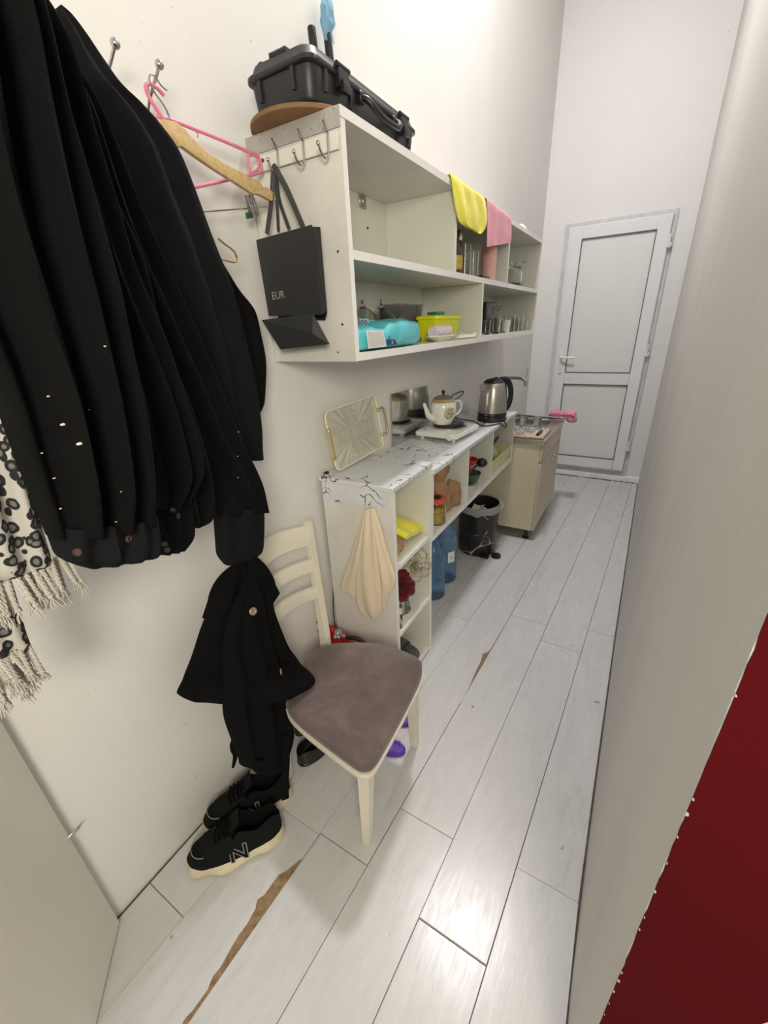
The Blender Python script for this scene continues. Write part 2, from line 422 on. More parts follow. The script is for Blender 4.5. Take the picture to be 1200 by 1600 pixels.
# floor plank: stretched grain, per-plank tint
t = NT('whitewashed_plank'); oi = t.n('ShaderNodeObjectInfo')
co = t.coord((6, 1.3, 1)); va = t.n('ShaderNodeVectorMath', operation='ADD'); t.l(co, va.inputs[0])
cm = t.n('ShaderNodeCombineXYZ'); t.l(t.math('MULTIPLY', oi.outputs['Random'], 37.0), cm.inputs[0]); t.l(t.math('MULTIPLY', oi.outputs['Random'], 19.0), cm.inputs[1]); t.l(cm.outputs[0], va.inputs[1])
g1 = t.noise(va.outputs[0], 2.6, 7, 0.62, 1.2); g2 = t.noise(va.outputs[0], 14, 4, 0.6, 0.2)
c1 = t.ramp(g1, [(0.25, (0.47, 0.465, 0.46)), (0.42, (0.56, 0.555, 0.555)), (0.7, (0.61, 0.605, 0.605))])
c2 = t.mix(t.ramp(g2, [(0.35, 0.22), (0.6, 0.0)]), c1, (0.46, 0.455, 0.45))
c3 = t.mix(t.math('MULTIPLY', oi.outputs['Random'], 0.22), c2, (0.56, 0.555, 0.55))
c3 = t.mix(t.ramp(t.noise(t.coord((1, 1, 1)), 26, 1, 0.3), [(0.80, 0.0), (0.83, 0.7)]), c3, (0.20, 0.19, 0.17))
t.col(c3); t.set(Roughness=t.ramp(g2, [(0.3, 0.30), (0.7, 0.22)])); t.bump(g2, 0.25, 0.0008); M['plank'] = t.m
M['subfloor'] = basic('brown_underlay', (0.24, 0.16, 0.085), 0.85, var=0.35, sc=60, bump=0.6, bsc=120)
M['seam'] = basic('dirty_gap', (0.10, 0.085, 0.07), 0.9, var=0.4, sc=30)
# leopard scarf
t = NT('leopard_print'); co = t.coord((1, 1, 1))
nq = t.n('ShaderNodeTexNoise'); t.l(co, nq.inputs['Vector']); nq.inputs['Scale'].default_value = 25
ad = t.n('ShaderNodeVectorMath', operation='MULTIPLY_ADD'); t.l(nq.outputs['Color'], ad.inputs[0]); ad.inputs[1].default_value = (0.016, 0.016, 0.016); t.l(co, ad.inputs[2])
v = t.n('ShaderNodeTexVoronoi'); t.l(ad.outputs[0], v.inputs['Vector']); v.inputs['Scale'].default_value = 62
rg = t.ramp(v.outputs['Distance'], [(0.24, (0.15, 0.145, 0.14)), (0.32, (0.012, 0.012, 0.012)), (0.52, (0.012, 0.012, 0.012)), (0.57, (0.46, 0.44, 0.40))])
t.col(rg); t.set(Roughness=0.9); t.bump(t.noise(co, 600, 2), 0.3, 0.0006); M['leopard'] = t.m
M['fringe'] = fabric('cream_yarn', (0.50, 0.47, 0.41), 400, 0.95, 0.35, 0.6, 0.2)

# ------------------------------------------------------------------ room shell
XL = -1.022; YB = 4.53; ZC = 4.30
def grid_wall(bm, pts_fn, nu, nv):
    vs = [[bm.verts.new(pts_fn(i / nu, j / nv)) for j in range(nv + 1)] for i in range(nu + 1)]
    for i in range(nu):
        for j in range(nv): bm.faces.new([vs[i][j], vs[i + 1][j], vs[i + 1][j + 1], vs[i][j + 1]])
def wobble(y, z, s=1.0, a=0.004): return a * noise.noise(V((y * 1.3, z * 1.1, s)))
b = B(); NY, NZ = 60, 34
def lw(i, j):
    y = -0.9 + i * (YB + 0.1 + 0.9); z = -0.05 + j * (ZC + 0.05); return V((XL + 0.037 * min(1, max(0, (y - 3.66) / .86)) - abs(wobble(y, z)), y, z))
grid_wall(b, lw, NY, NZ)
g = bmesh.ops.extrude_face_region(b, geom=b.faces[:])
for v_ in [e for e in g['geom'] if isinstance(e, bmesh.types.BMVert)]: v_.co.x = XL - 0.12
wl = struct('wall_left', b, M['wall_left'])
def xr(y):
    ks = [(0.385, 0.119), (0.6, 0.109), (1.0, 0.108), (2.0, 0.115), (3.0, 0.128), (4.6, 0.147)]
    for (a, c), (d, e) in zip(ks, ks[1:]):
        if y <= d: return c + (e - c) * max(0, (y - a)) / (d - a)
    return ks[-1][1]
b = B()
def rw(i, j):
    y = 0.385 + i * (YB + 0.1 - 0.385); z = -0.05 + j * (ZC + 0.05)
    return V((xr(y) + abs(wobble(y * 1.5, z * .6, 4.0, 0.010)) * min(1, z * 1.5) * min(1, (y - .385) * 3), y, z))
grid_wall(b, rw, 70, 40)
g = bmesh.ops.extrude_face_region(b, geom=b.faces[:])
for v_ in [e for e in g['geom'] if isinstance(e, bmesh.types.BMVert)]: v_.co.x = 1.4
wr = struct('wall_right', b, M['wall_right'])
# red paint skin on the wall's end face with a ragged edge, plus flakes along it
b = B(); pts = []; nn_ = 260
for i in range(nn_ + 1):
    z = 0.0 + ZC * i / nn_; jag = 0.0022 * noise.noise(V((z * 60, 0, 2))) + 0.0016 * noise.noise(V((z * 170, 3, 2)))
    pts.append((0.1192 + abs(jag) * 0.9, 0.3835, z))
pts += [(1.4, 0.3835, ZC), (1.4, 0.3835, 0.76), (0.262, 0.3835, 0.757), (0.2575, 0.3835, 0.745), (0.2535, 0.3835, 0.73), (0.249, 0.3835, 0.712), (0.247, 0.3835, 0.695), (0.247, 0.3835, 0.0)]
prism(b, pts, (0, 0.003, 0))
obj('red_paint', b, M['red'], wr, smooth=False)
b = B(); prism(b, [(0.247, 0.384, 0.0), (0.247, 0.384, 0.70), (0.262, 0.384, 0.76), (1.4, 0.384, 0.76), (1.4, 0.384, 0.0)], (0, 0.002, 0))
obj('bare_plaster_patch', b, M['plaster'], wr, smooth=False)
rnd = random.Random(3)
for k, (z, s) in enumerate([(1.02, .0045), (1.045, .002), (0.87, .0025), (0.93, .0016), (0.78, .0018), (0.635, .004), (0.66, .0025), (0.60, .002), (0.56, .0015), (1.19, .0018), (0.81, .0014), (0.98, .0014), (0.52, .0015)]):
    b = B(); pl = []
    for q in range(7):
        a = q / 7 * 2 * PI; r = .42 * s * (0.7 + 0.6 * rnd.random()); pl.append((0.1200 + math.cos(a) * r, 0.3815, z + math.sin(a) * r * 1.3))
    prism(b, pl, (0, 0.002, 0)); obj('paint_flake', b, M['chip'], wr, smooth=False)
b = B(); box(b, XL - 0.1, 1.4, YB, YB + 0.12, -0.05, ZC); struct('wall_back', b, M['wall'])
b = B(); box(b, XL - 0.12, 1.4, -0.9, YB + 0.12, ZC, ZC + 0.1); struct('ceiling', b, M['wall'])
# ragged white plinth under the door
b = B(); pl = []
for i in range(41):
    x = -1.02 + i / 40 * 1.17; pl.append((x, YB - 0.014 - 0.006 * abs(noise.noise(V((x * 9, 0, 1)))), 0.0))
rings = []
for p in pl: rings.append([V((p[0], p[1], 0.0)), V((p[0], p[1] + 0.003, 0.05 + 0.012 * noise.noise(V((p[0] * 7, 2, 2))))), V((p[0], YB - 0.001, 0.062)), V((p[0], YB - 0.001, 0.0))])
loft(b, rings); struct('baseboard_back', b, M['wall'])
b = B()
for i in range(60):
    x0 = -1.0 + i / 60 * 1.11; r = rnd.random()
    if r < 0.7: box(b, x0, x0 + 0.02, YB - 0.024 - 0.004 * r, YB - 0.018, 0.0, 0.004 + 0.004 * r)
obj('dirt_line', b, M['seam'], bpy.data.objects['baseboard_back'], kind='stuff', smooth=False)

# floor: dark bed + planks
b = B(); box(b, XL - 0.1, 1.4, -0.9, YB + 0.1, -0.05, -0.006); floor = struct('floor', b, M['seam'])
SL = 0.045
BX0_ = (-0.105, -0.297, -0.490, -0.672, -0.862, -1.1)
def bx(k, y): return BX0_[k] + SL * y
YF = YB - 0.02
ends = {0: [-0.75, 0.777, 2.02, 3.25], 1: [-0.85, 0.527, 1.82, 3.05], 2: [-0.60, 0.755, 1.955, 3.2], 3: [-0.75, 0.56, 1.845, 3.1], 4: [-0.65, 0.555, 1.80, 3.0], 5: [-0.9, 0.20, 1.45, 2.70, 3.95]}
tear1 = [P(*q, z=0) for q in [(468, 1343), (447, 1360), (436, 1366), (425, 1381), (413, 1398), (402, 1405), (399, 1420), (385, 1445), (372, 1462), (360, 1483), (345, 1510), (332, 1526), (325, 1545), (310, 1566), (300, 1580), (290, 1590), (283, 1602), (270, 1622)]]
tear2 = [P(*q, z=0) for q in [(764, 1018), (754, 1022), (751, 1034), (742, 1052), (735, 1070), (729, 1082), (724, 1092)]]
for k, en in ends.items():
    en = en + [YF]
    for a, c in zip(en, en[1:]):
        gp = 0.0008
        def xl(y): return (bx(k, y) - 0.0 if k < 5 else XL + 0.008) + gp
        def xh(y): return (bx(k - 1, y) if k > 0 else xr(max(y, .385)) - 0.006) - gp
        left = [V((xl(a), a + gp, 0)), V((xl(c), c - gp, 0))]
        if k == 0:
            right = [V((xh(y), min(max(y, a + gp), c - gp), 0)) for y in [c - (c - a) * i / 8 for i in range(9)]]
            if a < 0: right = [V((xh(c), c - gp, 0)), V((xh(.40), .40, 0)), V((.1, .37, 0)), V((.1, a, 0))]
        else: right = [V((xh(c), c - gp, 0)), V((xh(a), a + gp, 0))]
        poly = left + right
        if k == 4 and a < 0:      # torn right edge: fibreboard shows
            tr = [q for q in tear1 if q.y < c - 0.01]
            poly = left + [right[0], V((xh(tr[0].y), tr[0].y + .004, 0))] + tr + [V((xh(tr[-1].y - .02), tr[-1].y - .02, 0)), right[1]]
        if k == 3 and a < 1.2 < c:
            poly = left + [right[0], V((xh(tear2[0].y), tear2[0].y + .02, 0))] + tear2 + [V((xh(tear2[-1].y - .03), tear2[-1].y - .03, 0)), right[1]]
        poly = [q for q in poly]
        bm = B()
        lift = [0.0] * len(poly)
        t_ = bmesh.new(); top = []; bot = []
        for q in poly:
            dz = 0.0
            if k == 1 and a == 0.527: dz = 0.0055 * max(0, 1 - (q.y - a) / 0.6)
            if k == 0 and a < 0: dz = 0.0035 * max(0, 1 - (c - q.y) / 0.8)
            if k == 3 and a == 0.56: dz = 0.0015
            top.append(t_.verts.new((q.x, q.y, dz))); bot.append(t_.verts.new((q.x, q.y, -0.0058 + dz * 0.6)))
        n_ = len(poly); tf = t_.faces.new(top); t_.faces.new(bot[::-1])
        for i in range(n_): t_.faces.new([top[i], bot[i], bot[(i + 1) % n_], top[(i + 1) % n_]])
        te = [e for e in t_.edges if all(vv in top for vv in e.verts)]
        if n_ < 12: bmesh.ops.bevel(t_, geom=te, offset=0.0012, segments=1, affect='EDGES')
        merge(bm, t_); obj('plank', bm, M['plank'], floor, smooth=False)
# brown torn fibre strips lying in the tears
b = B(); pr = [V((bx(3, q.y) + 0.0, q.y, 0)) for q in tear1]
prism(b, [V((q.x - .004, q.y, -0.0035)) for q in tear1] + [V((q.x + 0.001, q.y, -0.0035)) for q in pr[::-1]], (0, 0, 0.0014)); obj('torn_fibre', b, M['subfloor'], floor, smooth=False, label='brown torn fibreboard core')
b = B(); prism(b, [V((q.x - .004, q.y, -0.0035)) for q in tear2] + [V((bx(2, q.y) + .001, q.y, -0.0035)) for q in tear2[::-1]], (0, 0, 0.0014)); obj('torn_fibre', b, M['subfloor'], floor, smooth=False, label='brown torn fibreboard core')

# ceiling lamp (above the picture, it lights the corridor)
lt = thing('ceiling_lamp', 'round white ceiling lamp above the corridor', 'lamp', (LAMP[0], LAMP[1], LAMP[2] + .03))
b = B(); lathe(b, [(0.17, 4.30), (0.17, 4.26), (0.165, 4.24), (0.16, 4.24)], (LAMP[0], LAMP[1], 0), 32); obj('lamp_base', b, M['white'], lt)
b = B(); lathe(b, [(0.155, 4.24), (0.14, 4.205), (0.08, 4.185), (0.0, 4.18)], (LAMP[0], LAMP[1], 0), 32); obj('diffuser', b, M['lampglow'], lt)
bpy.data.objects['lamp_light'].location.z = 4.17

# ------------------------------------------------------------------ far door
dr = B(); yb = YB - 0.002
def fr(b_, x0, x1, z0, z1, w, y0, y1, bev=0.003):
    box(b_, x0, x0 + w, y0, y1, z0, z1, bev); box(b_, x1 - w, x1, y0, y1, z0, z1, bev)
    box(b_, x0 + w, x1 - w, y0, y1, z1 - w, z1, bev); box(b_, x0 + w, x1 - w, y0, y1, z0, z0 + w, bev)
x0, x1, z0, z1 = -0.795, 0.023, 0.075, 2.246
box(dr, x0, x1, yb - 0.012, yb, z0, z1); door = struct('door_1', dr, M['filler'])
b = B(); fr(b, x0 + 0.035, x1 - 0.027, z0 + 0.03, z1 - 0.03, 0.03, yb - 0.028, yb - 0.010); obj('door_frame', b, M['upvc'], door)
b = B(); lx0, lx1, lz0, lz1 = x0 + 0.055, x1 - 0.032, z0 + 0.045, z1 - 0.036
w = 0.092
box(b, lx0, lx0 + w, yb - 0.045, yb - 0.012, lz0, lz1, .004); box(b, lx1 - w, lx1, yb - 0.045, yb - 0.012, lz0, lz1, .004)
box(b, lx0 + w, lx1 - w, yb - 0.045, yb - 0.012, lz1 - w, lz1, .004); box(b, lx0 + w, lx1 - w, yb - 0.045, yb - 0.012, lz0, lz0 + w + .01, .004)
box(b, lx0 + w, lx1 - w, yb - 0.045, yb - 0.012, 0.925, 1.03, .004)
obj('leaf_frame', b, M['upvc'], door)
for (za, zb) in ((lz0 + w + .01, 0.925), (1.03, lz1 - w)):
    b = B(); fr(b, lx0 + w - .001, lx1 - w + .001, za, zb, 0.006, yb - 0.047, yb - 0.02, 0.0); obj('gasket', b, M['gap'], door, smooth=False)
    b = B(); box(b, lx0 + w + .004, lx1 - w - .004, yb - 0.034, yb - 0.015, za + .004, zb - .004); obj('panel', b, M['panel'], door)
for z in (2.03, 1.22, 0.37):
    b = B(); 
    lathe(b, [(0.0, -0.05), (0.008, -0.048), (0.008, 0.048), (0, 0.05)], (x1 - 0.024, yb - 0.052, z), 10); box(b, x1 - 0.045, x1 - 0.006, yb - 0.05, yb - 0.026, z - 0.045, z - 0.012, .002)
    obj('hinge', b, M['upvc'], door)
b = B(); hx = lx0 + 0.045; box(b, hx - 0.014, hx + 0.014, yb - 0.054, yb - 0.045, 1.02, 1.24, .006, 2)
hb = obj('handle_plate', b, M['white'], door)
b = B(); tube(b, [(hx, yb - .05, 1.17), (hx, yb - .085, 1.17), (hx + .02, yb - .092, 1.17), (hx + .12, yb - .092, 1.168)], 0.009, 8, smooth=4); obj('lever', b, M['white'], hb)

# ------------------------------------------------------------------ near door leaf, bottom left
c0 = P(187, 1440, z=0.012); c1_ = P(150, 1600, z=0.012); d_ = (c1_ - c0); d_.z = 0; d_.normalize(); nrm = V((d_.y, -d_.x, 0))
if nrm.dot(V((0, 0, 0)) - c0) < 0: nrm = -nrm
print('leaf', c0, d_)
t = thing('open_door', 'plain cream door leaf standing open at the lower left', 'door', (c0.x, c0.y, 0.0))
b = B(); e_ = c0 + d_ * 0.78; bk = -nrm * 0.036
hexa(b, [c0, e_, e_ + bk, c0 + bk] + [q + V((0, 0, 2.05)) for q in (c0, e_, e_ + bk, c0 + bk)])
bmesh.ops.bevel(b, geom=b.edges[:], offset=0.0015, segments=1, affect='EDGES'); M['leaf_paint'] = basic('cream_door_laminate', (0.74, 0.73, 0.65), 0.4, var=0.02, sc=2)
obj('leaf', b, M['leaf_paint'], t, smooth=False)
# coil of thin wire hooked behind the leaf edge
b = B(); q0 = P(108, 1306, x=-1.0)
for k in range(3):
    lp = []
    for i in range(20):
        a = i / 20 * 2 * PI; lp.append(q0 + V((0.006 * math.sin(a) + .003 * k, 0.022 * math.cos(a) + 0.004 * k, 0.010 * math.sin(a + k * .5) + .004 * (k - 1))))
    tube(b, lp, 0.0007, 5, closed=True)
tube(b, [q0 + V((0, -.012, .0)), q0 + V((0, -.008, -.008)), q0 + V((0, 0.0, -.014))], 0.001, 6)
tag(obj('wire_coil', b, M['steel']), 'small coil of thin brown wire poking out by the open door edge', 'wire')

# ------------------------------------------------------------------ wall shelf unit
UF = -0.71; U0, U1 = 1.04, 3.27; UZ0, UZ1 = 1.415, 1.975; TH = 0.018
cab = thing('wall_shelf_unit', 'long white open shelf unit mounted high on the left wall', 'shelf', (-0.865, 2.15, UZ0))
def slab(name, x0, x1, y0, y1, z0, z1, m, par, band=True, lab=None):
    b = B(); box(b, x0, x1 - 0.0012, y0, y1, z0, z1); o = obj(name, b, m, par, smooth=False, label=lab)
    if band:
        b = B(); box(b, x1 - 0.0012, x1, y0, y1, z0, z1); obj('edge_band', b, M['edge'], o, smooth=False)
    return o
BK = XL + 0.003
slab('side_panel', BK, UF, U0, U0 + TH, UZ0, UZ1 - .0215, M['lam_side'], cab)
slab('side_panel', BK, UF, U1 - TH, U1, UZ0, UZ1 - .0215, M['lam'], cab)
slab('top_panel', BK, UF + .002, U0 - .002, U1 + .002, UZ1 - 0.021, UZ1, M['lam_side'], cab)
slab('bottom_panel', BK, UF, U0 + TH + .0005, U1 - TH - .0005, UZ0, UZ0 + 0.022, M['lam'], cab)
slab('middle_shelf', BK, UF, U0 + TH + .0005, U1 - TH - .0005, 1.668, 1.690, M['lam'], cab)
for y in (1.764, 2.506): slab('divider', BK + .006, UF, y, y + 0.017, 1.6905, UZ1 - .0215, M['lam'], cab)
slab('divider', BK + .006, UF, 2.118, 2.135, UZ0 + .0225, 1.6675, M['lam'], cab)
b = B(); box(b, BK, BK + 0.005, U0 + TH + .001, U1 - TH - .001, UZ0 + .0225, 1.6675); box(b, BK, BK + 0.005, U0 + TH + .001, U1 - TH - .001, 1.6905, UZ1 - .0215)
obj('back_panel', b, M['lam'], cab, smooth=False)
for (u, v) in ((528, 393), (535, 507), (545, 0), (528, 551)):
    if v == 0: continue
    q = P(u, v, y=U0); b = B(); lathe(b, [(0, -.001), (.0035, -.001), (.0035, 0.0005)], seg=10, M=Matrix.Translation((q.x, U0, q.z)) @ Matrix.Rotation(PI / 2, 4, 'X')); obj('screw', b, M['hole'], cab)
for q in (V((UF - .1, 3.251, 1.86)), V((UF - .08, 3.251, 1.53)), V((-1.0, 1.6, 1.85))):
    b = B(); ball(b, q, 0.004, 8); obj('screw', b, M['hole'], cab)
# metal hanging bracket
q = P(566, 312, x=-1.012); b = B(); box(b, -1.0125, -1.008, q.y - .022, q.y + .022, q.z - .028, q.z + .022, .002); box(b, -1.0125, -.985, q.y - .022, q.y + .03, q.z + .022, q.z + .026, .001); box(b, -1.008, -1.003, q.y - .008, q.y + .008, q.z - .018, q.z + .01, .002)
obj('hanging_bracket', b, M['steel'], cab)
# cut marble foil strips on the dusty side of the top panel
M['grime'] = marble('grey_grimy_tape', (0.46, 0.44, 0.41), (0.25, 0.24, 0.23), 26, 0.03, 0.5, (0.5, 0.62), 0.12)
b = B(); box(b, BK, UF, U0 - .0035, U0 - .0022, UZ1 - .040, UZ1 - .001); obj('side_trim', b, M['grime'], cab, smooth=False)
b = B(); box(b, BK - 0.0, UF - .0, U0 - .0022, U0 - .0003, UZ0 + .0, UZ0 + .024); obj('side_trim', b, M['lam_side'], cab, smooth=False)

# hook rail on its side, with four double hooks
rail = thing('hook_rail', 'cream rail with bent steel hooks screwed to the shelf unit side', 'hook rail', (-.85, U0 - .004, 1.9))
b = B(); box(b, -1.0, UF - .006, U0 - .0085, U0 - .004, 1.893, 1.928, .0015); obj('rail', b, M['lam'], rail)
for (u) in (0, 1, 2):
    hx = (-0.905, -0.818, -0.742)[u]
    b = B(); yy = U0 - .009
    tube(b, [(hx, yy - .001, 1.926), (hx, yy - .003, 1.915), (hx, yy - .004, 1.898), (hx, yy - .006, 1.884), (hx - .001, yy - .016, 1.876), (hx - .003, yy - .028, 1.884), (hx - .005, yy - .034, 1.898)], 0.0028, 8, smooth=4)
    tube(b, [(hx, yy - .001, 1.926), (hx + .0, yy - .006, 1.935), (hx + .001, yy - .018, 1.945)], 0.0028, 8, smooth=4)
    ball(b, (hx - .005, yy - .035, 1.900), 0.0048, 10); obj('hook', b, M['chrome'], rail)
for hx in (-.775, -.96):
    b = B(); ball(b, (hx, U0 - .0095, 1.916), .0045, 10, (1, .5, 1)); obj('screw', b, M['hole'], rail)

# ------------------------------------------------------------------ charcoal gift bag
bagt = thing('gift_bag', 'charcoal paper carrier bag with ribbon handles hanging from the hook rail', 'bag', (-.885, 1.0, 1.45))
yb0, yb1 = 0.995, 1.030
A = [P(400, 375, y=yb0), P(487, 351, y=yb0), P(517, 538, y=yb0), P(437, 549, y=yb0)]
a0, a1 = A[0], A[1]; b1 = P(511, 505, y=yb0); b0 = P(418, 497, y=yb0)
bf1 = V((b1.x + .004, yb0 - .004, P(483, 490, y=yb0).z)); 
b = B(); prism(b, [a0, a1, P(502, 492, y=yb0), P(420, 494, y=yb0)], (0, .0008, 0)); obj('front_panel', b, M['bag'], bagt, smooth=False)
bk0 = a0 + V((.012, yb1 - yb0, .0)); bk1 = P(497, 354, y=yb1 - .008); bk1.y = yb1
b = B(); prism(b, [bk0, bk1, P(508, 500, y=yb1), V((b0.x + .01, yb1, b0.z))], (0, .0008, 0)); obj('back_panel', b, M['bagin'], bagt, smooth=False)
b = B(); mid = (a1 + bk1) / 2 + V((-.012, 0, 0)); mb = V((b1.x - .01, (yb0 + yb1) / 2, b1.z + .03))
prism(b, [a1, mid, mb, P(502, 492, y=yb0)], (.0006, 0, 0)); prism(b, [mid, bk1, P(508, 500, y=yb1), mb], (.0006, 0, 0)); obj('side_gusset', b, M['bagin'], bagt, smooth=False)
# folded-out base flap with creases
fy = yb0 - .030
F = [P(409, 500, y=yb0 - .002), P(489, 490, y=yb0 - .002), P(515, 538, y=yb0 - .002), P(438, 546, y=fy + .02)]
b = B(); prism(b, [F[0], F[1], P(488, 521, y=fy + .01), F[3]], (0, .0012, 0)); prism(b, [F[1], F[2], P(488, 521, y=fy + .01)], (0, .0012, 0)); prism(b, [F[3], P(488, 521, y=fy + .01), F[2]], (0, .0012, 0))
obj('base_flap', b, M['bag'], bagt, smooth=False)
hk = V((-.909, U0 - .028, 1.884))
b = B(); tube(b, [P(417, 366, y=yb0 - .001), P(424, 315, y=yb0 - .004), hk + V((-.002, 0, -.004)), hk + V((.006, 0, 0)), P(450, 300, y=yb0 - .004), P(474, 356, y=yb0 - .001)], 0.01, 8, smooth=6, flat=(0.0085, 0.0008, (0, -1, .1))); obj('ribbon_handle', b, M['ribbon'], bagt)
b = B(); tube(b, [P(435, 362, y=yb1), P(433, 320, y=yb1 - .012), hk + V((.0, .004, -.006)), hk + V((.006, .004, -.004)), P(436, 310, y=yb1 - .01), P(452, 358, y=yb1 - .002)], 0.01, 8, smooth=6, flat=(0.006, 0.0008, (0, -1, .1))); obj('ribbon_handle', b, M['ribbon'], bagt)
TA = P(423, 463, y=yb0 - .001); TB = P(446, 461, y=yb0 - .001)
text('lettering', 'EUR', 0.027, frame((TA + TB) / 2 + V((.001, -.0005, 0)), (1, 0, .03), (0.05, 0, 1)), M['foil'], bagt, 0.0002)

# ------------------------------------------------------------------ things on top of the shelf unit
zt = UZ1 + .0005
disc = thing('round_board', 'thin round brown board under the black hard case', 'board', (-.875, 1.13, zt))
b = B(); lathe(b, [(0.0, zt), (.140, zt), (.143, zt + .002), (.143, zt + .010), (.140, zt + .012), (0, zt + .012)], (-.874, 1.118, 0), 48); obj('board', b, M['board'], disc)
cz = zt + .0125; cs_ = thing('hard_case', 'black ribbed plastic hard case with latches and carrying handle', 'case', (-.87, 1.27, cz))
def rrect(x0, x1, y0, y1, z, r, n=5):
    o = []
    for (cx, cy, a0) in ((x1 - r, y1 - r, 0), (x0 + r, y1 - r, 90), (x0 + r, y0 + r, 180), (x1 - r, y0 + r, 270)):
        for k in range(n + 1):
            a = math.radians(a0 + 90 * k / n); o.append(V((cx + r * math.cos(a), cy + r * math.sin(a), z)))
    return o
CX0, CX1, CY0, CY1 = -.968, -.762, 1.012, 1.545
def ring(ins, z, r=.03): return rrect(CX0 + ins, CX1 - ins, CY0 + ins, CY1 - ins, z, max(.006, r))
b = B(); loft(b, [ring(.028, cz, .02), ring(.014, cz + .004, .026), ring(.009, cz + .014), ring(.004, cz + .062), ring(.004, cz + .070)]); obj('case_base', b, M['case'], cs_, ang=50)
b = B(); loft(b, [ring(.000, cz + .0705), ring(-.004, cz + .074), ring(-.004, cz + .082), ring(.000, cz + .086), ring(.004, cz + .088), ring(.010, cz + .104), ring(.022, cz + .108), ring(.04, cz + .109)]); lid = obj('case_lid', b, M['case'], cs_, ang=50)
for (x, y, dx, dy) in [(CX0 + .045, CY0 + .004, .005, .006), (CX1 - .055, CY0 + .004, .005, .006), (CX1 - .004, CY0 + .055, .006, .005), (CX1 - .004, CY1 - .05, .006, .005), (CX1 - .004, CY0 + .16, .006, .004), (CX1 - .004, CY0 + .41, .006, .004)]:
    b = B(); hexa(b, [V((x - dx, y - dy, cz + .030)), V((x + dx * .5, y - dy * .5, cz + .030)), V((x + dx * .5, y + dy, cz + .03)), V((x - dx, y + dy, cz + .03)), V((x - dx, y - dy, cz + .070)), V((x + dx, y - dy, cz + .070)), V((x + dx, y + dy, cz + .07)), V((x - dx, y + dy, cz + .07))])
    obj('rib', b, M['case'], cs_, smooth=False)
for y in (CY0 + .115, CY0 + .43):
    b = B(); box(b, CX1 - .004, CX1 + .012, y - .022, y + .022, cz + .050, cz + .094, .004, 2); box(b, CX1 + .006, CX1 + .020, y - .015, y + .015, cz + .040, cz + .064, .005, 2)
    tube(b, [(CX1 + .008, y - .026, cz + .09), (CX1 + .008, y + .026, cz + .09)], .006, 10); obj('latch', b, M['blkplastic'], cs_)
b = B(); y0h, y1h = CY0 + .20, CY0 + .375
tube(b, [(CX1 + .002, y0h, cz + .062), (CX1 + .020, y0h + .004, cz + .056), (CX1 + .034, y0h + .02, cz + .040), (CX1 + .038, y0h + .05, cz + .030), (CX1 + .038, y1h - .05, cz + .030), (CX1 + .034, y1h - .02, cz + .040), (CX1 + .020, y1h - .004, cz + .056), (CX1 + .002, y1h, cz + .062)], 0.008, 10, smooth=3); 
box(b, CX1 - .004, CX1 + .012, y0h - .012, y0h + .012, cz + .05, cz + .074, .003); box(b, CX1 - .004, CX1 + .012, y1h - .012, y1h + .012, cz + .05, cz + .074, .003)
obj('handle', b, M['blkplastic'], cs_)
for i in range(9):
    b = B(); x = CX0 + .075 + i * .006; box(b, x, x + .004, CY0 + .012, CY0 + .05, cz + .106, cz + .116, .001); obj('grip_rib', b, M['case'], lid, smooth=False)
b = B(); ball(b, (CX0 + .035, CY0 + .03, cz + .106), .012, 12, (1, 1, .9)); obj('pressure_knob', b, M['case'], lid)
# two black pipe ends rising behind the case, one with a blue bag tied over it
for (u, v, ub, vb, nm, lb) in ((486, 41, 491, 80, 'pipe', 'short black pipe end standing behind the hard case'), (511, 52, 516, 95, 'pipe', 'black pipe end behind the hard case, capped by a blue bag')):
    top = P(u, v, x=-.992); bt = P(ub, vb, x=-.992); dn = (bt - top).normalized(); foot = top + dn * ((top.z - zt - .001) / -dn.z)
    b = B(); tube(b, [top, top + dn * .004, top + dn * .03, foot], [.010, .012, .012, .012], 14); tag(obj(nm, b, M['blkplastic']), lb, 'pipe')
    if u == 511: pt = top
b = B(); rg_ = []
pts_c = [pt + V((0, 0, -.02)), pt + V((0, -.001, .0)), pt + V((.004, 0, .02)), pt + V((.005, .004, .045)), pt + V((.003, .006, .07)), pt + V((.002, .008, .088))]
for i, (c_, r) in enumerate(zip(cr(pts_c, 4), cr([V((a, 0, 0)) for a in (.014, .015, .025, .027, .020, .004)], 4))):
    rg_.append([c_ + V((math.cos(a) * r.x * .55, math.sin(a) * r.x, 0)) * (1 + .35 * noise.noise(V((math.cos(a) * 3, math.sin(a) * 3, i * .35)))) for a in [k / 22 * 2 * PI for k in range(22)]])
loft(b, rg_); prism(b, [pt + V((0, .012, .03)), pt + V((0, .034, -.012)), pt + V((0, .016, -.004))], (.002, 0, 0))
tag(obj('plastic_bag', b, M['bluebag'], ang=25), 'crumpled light blue plastic bag tied over a black pipe end', 'bag')

